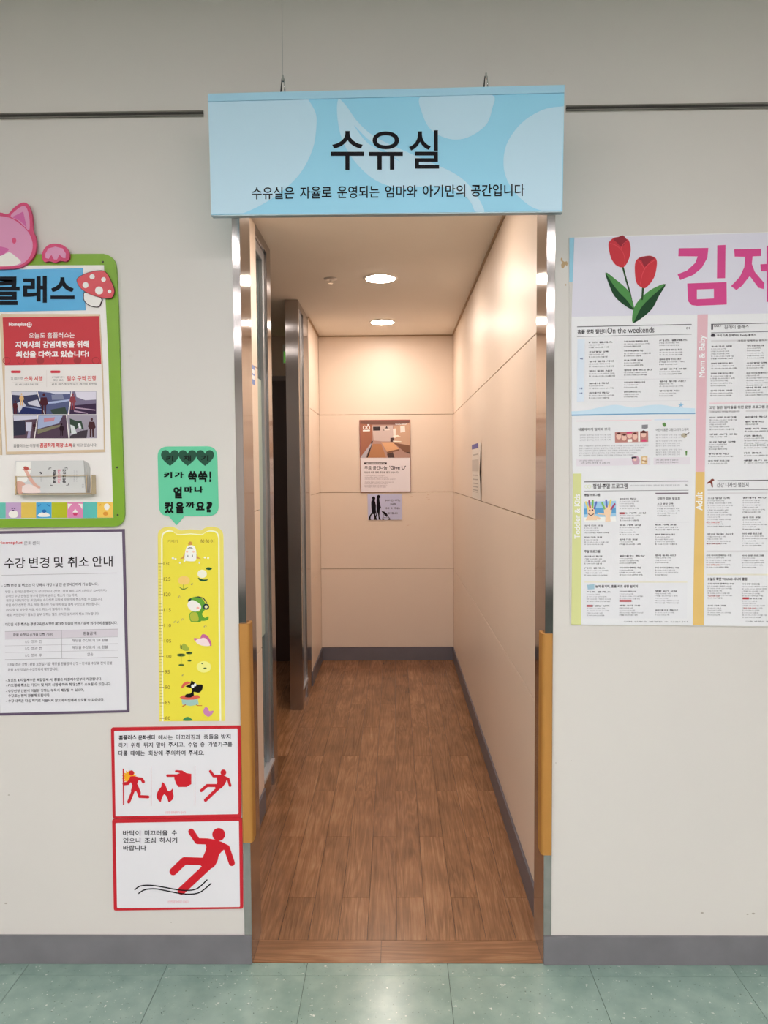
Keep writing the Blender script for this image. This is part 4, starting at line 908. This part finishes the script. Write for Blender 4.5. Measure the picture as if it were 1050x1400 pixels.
# rules and bands
def R(p, X0, X1, Y, t_=2.5, T=tc_, sl=None):
    a_ = T(X0, Y); b_ = T(X1, Y); sl = sk(a_[1]) if sl is None else sl; hh = t_ / 3.7
    p.add([(a_[0], a_[1]), (b_[0], a_[1] + sl * (b_[0] - a_[0])), (b_[0], a_[1] + sl * (b_[0] - a_[0]) + hh), (a_[0], a_[1] + hh)], [(0, 1, 2, 3)])
p = Pr(FRONT)
R(p, 105, 672, 530, 3.5); R(p, 105, 672, 579, 2); R(p, 768, 1600, 517, 4); R(p, 768, 1600, 560, 2.5)
R(p, 108, 642, 406, 4, t2); R(p, 108, 642, 454, 2, t2); R(p, 790, 1500, 400, 4, t2); R(p, 740, 1500, 449, 2, t2)
p.build('rule', ink(105, 100, 108), bo, .0050, each=True)
p = Pr(FRONT); R(p, 473, 642, 464, 6, t2); p.build('rule', ink(120, 108, 116), bo, .0051, each=True)
p = Pr(FRONT); R(p, 145, 665, 795, 1.5); R(p, 105, 665, 903, 1.5); R(p, 470, 645, 615, 1.5, t2); p.build('rule', ink(205, 204, 208), bo, .0050, each=True)
p = Pr(FRONT, tc_); p.poly([(107, 592), (143, 590), (140, 900), (104, 902)]); p.build('pale_blue_band', ink(205, 215, 230), bo, .0050)
p = Pr(FRONT); R(p, 768, 1600, 598, 8, tc_); R(p, 740, 1500, 463, 9, t2); R(p, 735, 1500, 760, 9, t2); R(p, 755, 910, 945, 11); R(p, 940, 1500, 942, 11); p.build('pale_grey_band', ink(206, 204, 206), bo, .0050, each=True)
p = Pr(FRONT); R(p, 760, 1600, 907, 6); R(p, 100, 473, 996, 4); p.build('rule', ink(228, 200, 205), bo, .0050, each=True)
p = Pr(FRONT); R(p, 108, 636, 918, 7, t2); R(p, 735, 1500, 880, 7, t2); p.build('rule', ink(216, 212, 196), bo, .0050, each=True)
p = Pr(FRONT, tc_); p.poly(spl([(77, 950), (150, 945), (225, 928), (300, 918), (380, 932), (450, 921), (520, 918), (600, 930), (688, 935)], 3, False) + [(689, 958), (78, 966)]); p.build('wave_shape', ink(190, 212, 228), bo, .0050)
p = Pr(FRONT, tc_); p.poly([(78, 966), (300, 962), (500, 959), (690, 958), (690, 963), (500, 964), (300, 968), (78, 973)]); p.build('blue_line', ink(112, 158, 192), bo, .0051)
p = Pr(FRONT, tc_); p.poly([(619 + (18 if i % 2 == 0 else 5) * math.sin(2 * math.pi * i / 10), 919 - (16 if i % 2 == 0 else 5) * math.cos(2 * math.pi * i / 10)) for i in range(10)]); p.build('starfish', ink(130, 175, 205), bo, .0052)
p = Pr(FRONT, t2); p.poly([(66, 290), (446, 284), (446, 322), (68, 328)]); p.poly([(463, 284), (650, 281), (650, 318), (463, 321)]); p.build('pale_pink_band', ink(214, 208, 214), bo, .0050, each=True)
p = Pr(FRONT, t2); p.poly([(105, 925), (636, 918), (634, 1108), (98, 1108)]); p.build('pale_panel', ink(214, 214, 217), bo, .0049)
p = Pr(FRONT); R(p, 487, 665, 990, 4); p.build('pale_blue_rule', ink(195, 210, 228), bo, .0050)
# lettering
DK, MD = ink(62, 58, 66), ink(128, 125, 132)
H1 = PT(); H2 = PT(); S1 = PT()
class L2(Pr): pass
def txt(pr, T, t_, X0, X1, Y, h, bold=0, res=2):
    a_ = T(X0, Y); b_ = T(X1, Y); s_ = sk(a_[1]); k = 3.7; yl = a_[1] - s_ * (b_[0] - a_[0]) / 2
    pr.text(t_, a_[0], yl - h / k / 2, b_[0], yl + h / k / 2, s_, bold, res)
H1 = Pr(FRONT); B1 = Pr(FRONT); B2 = Pr(FRONT); RD = Pr(FRONT)
txt(H1, tc_, '홈플 문화 캘린더', 107, 250, 555, 22, .016); txt(H1, tc_, 'On the weekends', 255, 487, 548, 29, .0, 4); txt(B1, tc_, '04', 645, 663, 538, 12)
txt(H1, tc_, '1', 769, 778, 533, 26, .012); txt(B1, tc_, 'DAY', 784, 820, 527, 10, .02); txt(H1, tc_, '원데이 클래스', 834, 955, 532, 20)
txt(H1, tc_, '우리 가족 함께하는 Family 클래스', 797, 990, 574, 14, .015); txt(B1, tc_, '가족과 함께하는 원데이 특강 안내', 900, 1110, 599, 9, .01)
txt(H1, t2, '평일·주말 프로그램', 152, 330, 430, 25, .01); txt(B2, t2, '우리 아이와 엄마가 함께하는 문화센터 평일 주말 성장 프로그램', 345, 597, 426, 8); txt(B1, t2, '06', 624, 636, 424, 9)
txt(H1, t2, '평일 프로그램', 108, 188, 475, 14, .02); txt(H1, t2, '주말 프로그램', 108, 188, 765, 14, .02)
txt(H1, t2, '건강 디자인 챌린지', 787, 950, 423, 24); txt(H1, t2, '놀며 즐기며, 홈플 키즈 성장 빌리지', 165, 382, 944, 15, .02); txt(H1, t2, '오늘도 화면 YOUNG 시니어 클럽', 740, 942, 906, 15, .02)
txt(H1, tc_, '고민 많은 엄마들을 위한 운영 프로그램 문화센터', 760, 1100, 929, 15, .01)
txt(H1, t2, '강력한 회원 발표회', 482, 598, 494, 14, .01); txt(H1, t2, '내품에아기 엄마와 보기', 78, 240, 138, 15, .01); txt(H1, t2, '어린이 홈문 그림 그리기 스케치', 475, 642, 140, 14)
NM = ['토요 가족 교실', '우리 아이와 함께하는 수업', '오감 발달 강좌', '키즈 클래스', '엄마와 함께 만드는 공간', '유아 기초 교실', '영어 동화 시간', '아이 성장 프로그램', '생활 요가 교실', '원데이 특강']
SM = ['토 11:00~11:50 / 12월 3일', '1회 10,000원 / 재료비 5,000원', '화 14:00~14:40 (12~24개월)', '수 15:10~16:00 (6~9세)', '1개월 30,000원 / 4회', '금 10:30~11:20 (엄마와 함께)']
rnd = random.Random(3)
def entry(T, X, Y, n, wmax, red=False, dy=12.0, last=0):
    txt(B1, T, rnd.choice(NM), X, X + wmax * rnd.uniform(.6, .98), Y, 8.5, .03, 1)
    for i in range(n):
        w_ = wmax * rnd.uniform(.45, .95)
        (txt)(B2 if i < n - 1 else B1, T, rnd.choice(SM), X, X + w_, Y + dy * (i + 1) + 1, 7.2, .01, 1)
    if red: txt(RD, T, '특강 안내', X, X + wmax * .35, Y + dy * (n + 1), 8, .02, 1)
for i, y in enumerate((608, 655, 702, 750, 811, 858)):
    for j, x in enumerate((163, 337, 512)): entry(tc_, x, y - j * 5, 2, 142)
for x, y, n in ((768, 628, 5), (768, 712, 2), (766, 762, 5), (764, 847, 2), (946, 625, 5), (944, 710, 2), (942, 760, 5), (940, 832, 3)): entry(tc_, x, y, n, 140)
for x, y, n in ((750, 77, 5), (748, 164, 1), (746, 203, 3), (744, 265, 1), (742, 300, 1), (932, 75, 0), (932, 100, 1), (930, 135, 1), (928, 172, 3), (926, 220, 1), (926, 260, 1), (926, 298, 1)): entry(t2, x, y, n, 150)
for x, y, n in ((288, 495, 4), (290, 568, 3), (108, 632, 3), (288, 630, 4), (470, 628, 2), (108, 692, 3), (288, 703, 2), (470, 678, 4), (108, 790, 3), (288, 788, 3), (470, 785, 3), (108, 850, 3), (288, 848, 3), (470, 848, 3), (120, 972, 4), (288, 970, 4), (470, 968, 5), (120, 1044, 4), (288, 1042, 4), (470, 1066, 2), (482, 520, 5)): entry(t2, x, y, n, 140 if x < 480 else 125)
for x, y, n in ((740, 492, 12), (736, 676, 4), (733, 785, 5), (740, 930, 6), (740, 1042, 4), (920, 490, 6), (920, 590, 5), (918, 674, 5), (916, 786, 5), (916, 932, 5), (918, 1006, 8)): entry(t2, x, y, n, 140)
for y in (168, 180, 193): txt(B2, t2, '엄마와 함께하는 우리 아이 첫 강좌', 85, 245, y, 7.5, 0, 1)
for y in (222, 235, 247, 260, 272): txt(B2, t2, '생후 6개월부터 엄마와 함께하는 수업 강좌를 신청하세요 안내 고객센터', 80, 435 - (y - 222) * 1.5, y, 7.5, 0, 1)
for y in (168, 180, 198, 211, 223, 243, 256, 268): txt(B2, t2, '봄 학기 문화 강좌 모집 안내', 475, 610 - (y % 3) * 12, y, 7, 0, 1)
for x0, x1, y in ((80, 200, 299), (90, 240, 311), (475, 590, 296), (475, 590, 308), (310, 640, 1125), (935, 1200, 1124), (755, 905, 950 * 0 + 48)): txt(B1, t2, '강좌 일정은 변경될 수 있습니다', x0, x1, y, 7, 0, 1)
for a_, b_, y in ((733, 800, 616), (733, 805, 725), (733, 800, 834), (745, 800, 994), (925, 985, 1056)): txt(RD, t2, '특강 강좌 안내', a_, b_, y, 8, .02, 1)
H1.build('heading_lettering', DK, bo, .0053, kind='stuff'); B1.build('course_lettering', ink(88, 84, 92), bo, .0053, kind='stuff'); B2.build('small_lettering', MD, bo, .0053, kind='stuff'); RD.build('red_lettering', ink(190, 80, 80), bo, .0053, kind='stuff')
p = Pr(FRONT, t2)
for a_, b_, y in ((288, 315, 569), (120, 150, 1044), (288, 350, 1018), (920, 952, 1005)): p.rect(a_, y - 5, b_, y + 5)
p.build('red_tab', ink(180, 60, 68), bo, .0054, each=True)
for a_, b_, cx, y in ((106, 0, 127, 688), (106, 0, 125, 835)):
    pass
p = Pr(FRONT, tc_); p.text('8월', 119, 684, 134, 693, 0, .02, 1); p.text('9월', 117, 832, 131, 841, 0, .02, 1); p.text('10월', 117, 856, 131, 864, 0, .02, 1); p.build('month_lettering', ink(70, 90, 140), bo, .0053, kind='stuff')
# little pictures on the poster
pic('babies_picture', bo, .0050, t2, [(265, 153), (435, 147), (436, 203), (266, 206)], (178, 120, 112), [
    ((218, 180, 165), [ell(x, y, 13, 15) for x, y in ((285, 175), (312, 182), (340, 170), (368, 176), (412, 166))]), ((110, 60, 58), [ell(x, y, 9, 5) for x, y in ((285, 160), (313, 167), (368, 160))] + [spl([(396, 155), (412, 143), (428, 155), (420, 158), (402, 158)], 3)]), ((200, 70, 110), [[(325, 152), (352, 150), (354, 160), (326, 162)], [(404, 190), (424, 190), (428, 202), (400, 202)]]), ((225, 220, 214), [[(384, 148), (394, 148), (394, 202), (384, 202)], [(330, 190), (352, 188), (354, 202), (330, 204)]])])
pic('small_pictures', bo, .0051, t2, [(400, 278), (432, 276), (432, 316), (400, 318)], (205, 175, 130), [((225, 210, 185), [ell(416, 290, 10, 8), ell(412, 306, 8, 6)]), ((170, 120, 80), [[(404, 296), (428, 300), (426, 304), (404, 300)]])])
pic('cook_picture', bo, .0051, t2, spl([(352, 285), (365, 276), (388, 282), (390, 312), (370, 320), (356, 312)], 3), (190, 150, 165), [((222, 190, 178), [ell(368, 292, 9, 9)]), ((70, 60, 80), [ell(356, 284, 6, 5), ell(368, 283, 9, 4)])])
pic('rice_bowl_picture', bo, .0051, t2, spl([(604, 172), (612, 160), (630, 160), (634, 172), (622, 184)], 3), (170, 160, 140), [((90, 82, 80), [[(626, 165), (646, 154), (647, 157), (628, 170)]])])
Pr(FRONT, t2).poly(spl([(508, 112), (520, 104), (528, 118), (518, 126)], 3)).poly([(626, 250), (636, 248), (634, 272), (628, 272)]).build('green_plants', ink(90, 130, 70), bo, .0051, kind='stuff')
Pr(FRONT, t2).poly(spl([(738, 412), (752, 402), (758, 395), (768, 392), (775, 400), (765, 406), (768, 432), (762, 436), (755, 414), (740, 418)], 3)).build('dancer_picture', ink(120, 60, 50), bo, .0051)
p = Pr(FRONT, t2); p.poly([(122, 936), (160, 932), (160, 958), (126, 960)]); p.build('kids_emblem', ink(150, 180, 195), bo, .0051)
p = Pr(FRONT, t2); p.poly([(403, 116), (434, 114), (434, 132), (420, 136), (403, 134)]); p.build('round_emblem', ink(130, 128, 134), bo, .0051)
p = Pr(FRONT, tc_); p.poly(spl([(768, 580), (770, 568), (780, 565), (788, 572), (789, 580)], 3)); p.build('car_emblem', ink(80, 75, 85), bo, .0051)
p = Pr(FRONT, t2); p.add(ell(118, 432, 9, n=14) + ell(118, 432, 7.5, n=14), [(i, (i + 1) % 14, 14 + (i + 1) % 14, 14 + i) for i in range(14)]); p.add(ell(134, 432, 9, n=14) + ell(134, 432, 7.5, n=14), [(i, (i + 1) % 14, 14 + (i + 1) % 14, 14 + i) for i in range(14)]); p.build('ring_emblem', ink(195, 205, 150), bo, .0051)
# painted hands photograph
def hand(x, y, s_, fl=1):
    out = []
    out.append(spl([(x - 20 * s_, y), (x - 18 * s_, y - 26 * s_), (x, y - 34 * s_), (x + 20 * s_, y - 26 * s_), (x + 20 * s_, y + 6 * s_), (x + 10 * s_, y + 26 * s_), (x - 12 * s_, y + 26 * s_)], 3))
    return out
q = pic('painted_hands_photograph', bo, .0051, t2, [(107, 512), (270, 505), (271, 610), (107, 612)], (150, 190, 215), [((90, 150, 195), [[(107, 545), (270, 540), (270, 568), (107, 575)]]), ((228, 226, 222), [[(107, 590), (270, 585), (271, 610), (107, 612)]])])
hp = Pr(FRONT, t2)
for x, y in ((143, 562), (228, 560)):
    for g in hand(x, y, .95): hp.poly(g)
hp.stroke([(160, 585), (185, 596)], 12); hp.stroke([(210, 575), (180, 570)], 8); hp.poly([(218, 580), (240, 580), (243, 611), (216, 611)]); hp.poly([(125, 580), (160, 580), (175, 604), (115, 605)])
hp.build('hands', ink(228, 196, 165), q, .0058, kind='stuff')
for c_, seg in (((225, 205, 110), [((128, 545), (116, 512)), ((236, 535), (244, 502))]), ((160, 70, 110), [((138, 540), (133, 506)), ((246, 548), (264, 522))]), ((120, 175, 90), [((150, 540), (152, 504)), ((212, 545), (200, 516))]), ((90, 110, 180), [((160, 545), (170, 512)), ((224, 535), (220, 502))])):
    hp = Pr(FRONT, t2)
    for a_, b_ in seg: hp.stroke([a_, b_], 9)
    hp.build('painted_fingers', ink(*c_), q, .0060, kind='stuff')
hp = Pr(FRONT, t2); hp.disc(136, 555, 4, 5); hp.disc(150, 553, 4, 5); hp.stroke(spl([(130, 572), (142, 580), (156, 572)], 4, False), 4); hp.build('painted_smile', ink(90, 45, 70), q, .0062, kind='stuff')

# torn paint marks on the front wall
PC = ink(176, 148, 110)
for k, (T_, pts) in enumerate((((lambda X, Y: (720 + X / 7, 280 + Y / 7)), [(328, 512), (340, 500), (346, 535), (362, 545), (385, 540), (395, 560), (385, 592), (375, 575), (350, 610), (335, 605), (330, 570), (345, 555), (325, 530)]), ((lambda X, Y: (720 + X / 7, 280 + Y / 7)), ell(373, 766, 9, 8, 8)))):
    q = Pr(FRONT, T_).poly(pts); bd = bpy.data.objects['wall_front']; q.build('torn_paint_mark', PC, bd, .0004)
q = Pr(FRONT)
for x, y, r in ((760, 1043, 1), (960, 1248, 2.2), (1030, 1249, 2.4), (1022, 1250, 1.6), (234, 1261, 1), (781, 1040, .8), (8, 1235, 2), (12, 1087, 1.4)): q.disc(x, y, r, r * .5, 8)
q.build('scuff_marks', ink(160, 152, 140), bpy.data.objects['wall_front'], .0004, kind='stuff')

# ================================================================ INSIDE THE CORRIDOR
bk = lambda X, Y: (480 + X / 8.75, 560 + Y / 8.75)
o = slab(BACK, [bk(100, 125), bk(707, 120), bk(716, 985), bk(112, 992)], 0, .006, 'space_sharing_poster', mat('maroon_edge', rgb(140, 70, 62), .4))
tag(o, 'framed poster with photo of a long wooden table above white text, on the back wall', 'poster')
Pr(BACK, bk).poly([(110, 575), (706, 575), (712, 978), (122, 984)]).build('white_field', mat('poster_white', rgb(222, 216, 222), .3), o, .0064)
q = pic('room_photograph', o, .0064, bk, [(108, 138), (700, 132), (706, 577), (116, 577)], (165, 132, 122), [
    ((150, 98, 78), [[(110, 150), (250, 180), (250, 380), (120, 560)]]), ((112, 78, 70), [[(110, 138), (700, 134), (690, 190), (520, 180), (250, 180), (110, 170)]]),
    ((190, 172, 168), [[(255, 200), (500, 190), (500, 380), (375, 380), (270, 370)]]), ((72, 62, 66), [[(262, 205), (348, 203), (348, 250), (264, 252)], [(245, 375), (262, 375), (205, 575), (185, 575)], [(385, 250), (395, 225), (405, 250)], [(410, 225), (425, 190), (440, 225)]]),
    ((186, 152, 130), [[(510, 200), (700, 160), (704, 430), (520, 390)]]), ((168, 118, 84), [[(262, 410), (360, 410), (420, 575), (200, 575)]]),
    ((205, 158, 120), [[(360, 390), (500, 390), (575, 470), (430, 505)]]), ((120, 84, 66), [[(430, 505), (575, 470), (577, 490), (432, 525)], [(500, 395), (700, 430), (704, 512), (640, 510), (560, 440)]]),
    ((95, 76, 74), [[(430, 530), (500, 510), (520, 575), (440, 575)], [(470, 340), (510, 335), (510, 385), (470, 385)], [(640, 505), (704, 512), (704, 530)]]), ((170, 165, 175), [[(120, 560), (245, 400), (240, 430), (170, 577), (122, 577)]]),
    ((222, 212, 205), [[(588, 200), (642, 190), (648, 265), (590, 275)], [(500, 230), (535, 225), (535, 340), (505, 340)], [(395, 238), (460, 235), (462, 245), (396, 248)]]), ((250, 240, 215), [[(500, 315), (560, 305), (600, 330), (560, 322), (505, 325)], [(500, 372), (600, 378), (600, 386), (502, 384)]])], surf=BACK)
PB = lambda: Pr(BACK, bk)
p = PB(); p.add(ell(162, 215, 22, 22, 16) + ell(162, 215, 14, 14, 16), [(i, (i + 1) % 16, 16 + (i + 1) % 16, 16 + i) for i in range(16)]); p.add(ell(206, 215, 22, 22, 16) + ell(206, 215, 14, 14, 16), [(i, (i + 1) % 16, 16 + (i + 1) % 16, 16 + i) for i in range(16)]); p.poly([(140, 243), (226, 241), (226, 258), (140, 260)]); p.poly([(195, 176), (218, 176), (218, 190), (195, 190)]); p.text('Homeplus GROUP', 530, 168, 665, 186, 0, .03, 2)
p.build('white_lettering', ink(236, 230, 228), o, .0084, kind='stuff')
p = PB(); p.rect(156, 632, 427, 657); p.build('dark_tab', ink(72, 60, 68), o, .0066)
p = PB(); p.text('홈플러스와 함께하는 지역사회 나눔', 175, 637, 405, 652, 0, .02, 1); p.build('tab_lettering', ink(230, 225, 228), o, .0068, kind='stuff')
p = PB(); p.text('무료 공간나눔', 160, 674, 432, 718, 0, .02, 3); p.text("'Give U'", 458, 672, 655, 716, 0, .018, 3); p.text('당신을 위한 문화 공간을 열고 있습니다', 160, 738, 565, 762, 0, .014, 2); p.build('letter', ink(58, 44, 62), o, .0066, each=True)
p = PB()
for y, x1 in ((790, 400), (810, 445), (832, 530), (868, 510), (886, 445), (908, 430), (926, 420)): p.text('지역사회와 함께하는 문화센터 공간을 무료로 나눔합니다', 162, y - 7, x1, y + 7, 0, 0, 1)
p.build('small_lettering', ink(120, 104, 118), o, .0066, kind='stuff')
o = slab(BACK, [bk(195, 1008), bk(608, 1008), bk(612, 1318), bk(203, 1320)], 0, .0015, 'stroller_notice', mat('pale_blue_paper', rgb(186, 188, 218), .4))
tag(o, 'small pale blue notice with black silhouettes of two women and a pram, below the poster', 'notice')
p = PB()
p.poly(spl([(250, 1050), (268, 1038), (285, 1045), (290, 1065), (284, 1085), (290, 1110), (298, 1150), (296, 1180), (300, 1240), (290, 1248), (298, 1285), (312, 1312), (290, 1318), (275, 1280), (268, 1250), (245, 1260), (232, 1300), (240, 1316), (208, 1318), (222, 1270), (245, 1230), (243, 1180), (240, 1120), (246, 1090), (255, 1080)], 3))
p.poly(spl([(312, 1030), (332, 1022), (348, 1034), (348, 1055), (338, 1062), (342, 1100), (350, 1150), (358, 1170), (345, 1190), (342, 1235), (340, 1280), (356, 1314), (335, 1318), (326, 1280), (318, 1230), (305, 1280), (285, 1318), (270, 1315), (298, 1260), (305, 1200), (303, 1150), (305, 1080)], 3))
p.poly([(366, 1210), (400, 1222), (430, 1245), (442, 1275), (425, 1285), (402, 1262), (385, 1240)]); p.stroke([(366, 1212), (395, 1265), (375, 1300)], 5); p.stroke([(440, 1270), (462, 1305)], 5); p.stroke([(380, 1292), (462, 1295)], 4); p.disc(384, 1310, 14, 9); p.disc(458, 1310, 14, 9)
p.build('silhouettes', ink(26, 20, 30), o, .0018, kind='stuff')
p = PB()
for t_, a_, b_, y in (('수유기간', 405, 505, 1087), ('아기는', 522, 588, 1085), ('가급적', 465, 535, 1132), ('유모', 412, 458, 1180), ('차', 478, 495, 1180), ('주세요', 516, 585, 1180), ('감사합니다', 440, 558, 1240)): p.text(t_, a_, y - 12, b_, y + 12, 0, .02, 2)
p.build('lettering', ink(60, 52, 84), o, .0018, kind='stuff')
p = Pr(BACK, bk)
for x, y in ((700, 1045), (720, 1040), (925, 1018), (915, 1050), (930, 1072), (680, 1385), (720, 1370)): p.stroke([(x - 12, y + 3), (x + 12, y - 3)], 4)
p.build('pencil_marks', ink(195, 165, 140), bpy.data.objects['wall_back'], .0046 - .004, kind='stuff')
# notice on the right wall, curling away at its near edge
def paper_right():
    x = CR - .0006; ya, yb, z0, z1 = 1.86, 2.36, 1.432, 1.765
    n = 14; v = []; f = []
    for i in range(n + 1):
        y = yb + (ya - yb) * i / n; u = max(0, (i / n - .72) / .28)
        for j in range(5):
            z = z0 + (z1 - z0) * j / 4; k = u * u * .012 * (1 - .75 * abs(j / 4 - .5) * 2)
            v.append((x - k, y, z))
    for i in range(n):
        for j in range(4): f.append((i * 5 + j, (i + 1) * 5 + j, (i + 1) * 5 + j + 1, i * 5 + j + 1))
    m = MB(); m.v = v; m.f = f; o = m.build('wall_notice', ink(214, 206, 196), origin=(x, 2.1, z0))
    md = o.modifiers.new('thick', 'SOLIDIFY'); md.thickness = .0006; md.offset = 0
    tag(o, 'curling white notice with a blue header on the right corridor wall', 'notice')
    Q = Surf((x - .0008, 0, 0), (-1, 0, 0))
    def quad(nm, mt, y0, y1, a, b_, d=.0004):
        MB().box(x - .0012 - d, x - .0011 - d * .9, y0, y1, a, b_).build(nm, mt, parent=o)
    quad('blue_header', ink(82, 82, 150), 2.02, yb, z1 - .028, z1); quad('grey_block', ink(188, 178, 168), 2.0, yb - .01, 1.60, 1.67)
    for z in (1.70, 1.575, 1.55, 1.525, 1.505, 1.485): quad('text_line', ink(170, 160, 152), 2.02, yb - .06, z - .003, z + .003)
    MB().box(x - .0021, x - .0019, 2.05, 2.30, 1.472, 1.475).build('torn_edge', ink(150, 138, 124), parent=o)
paper_right()
# blue edged label on the left panel near the doorway
o = MB().box(CL, CL + .002, .74, 1.00, 1.99, 2.075).build('blue_label', ink(120, 140, 190), origin=(CL, .9, 2.0), bevel=.0006)
tag(o, 'small blue label on the left corridor panel just inside the doorway', 'label')
MB().box(CL + .002, CL + .0024, .76, .985, 2.012, 2.030).box(CL + .002, CL + .0024, .76, .985, 2.038, 2.056).build('white_lines', ink(220, 222, 228), parent=o)
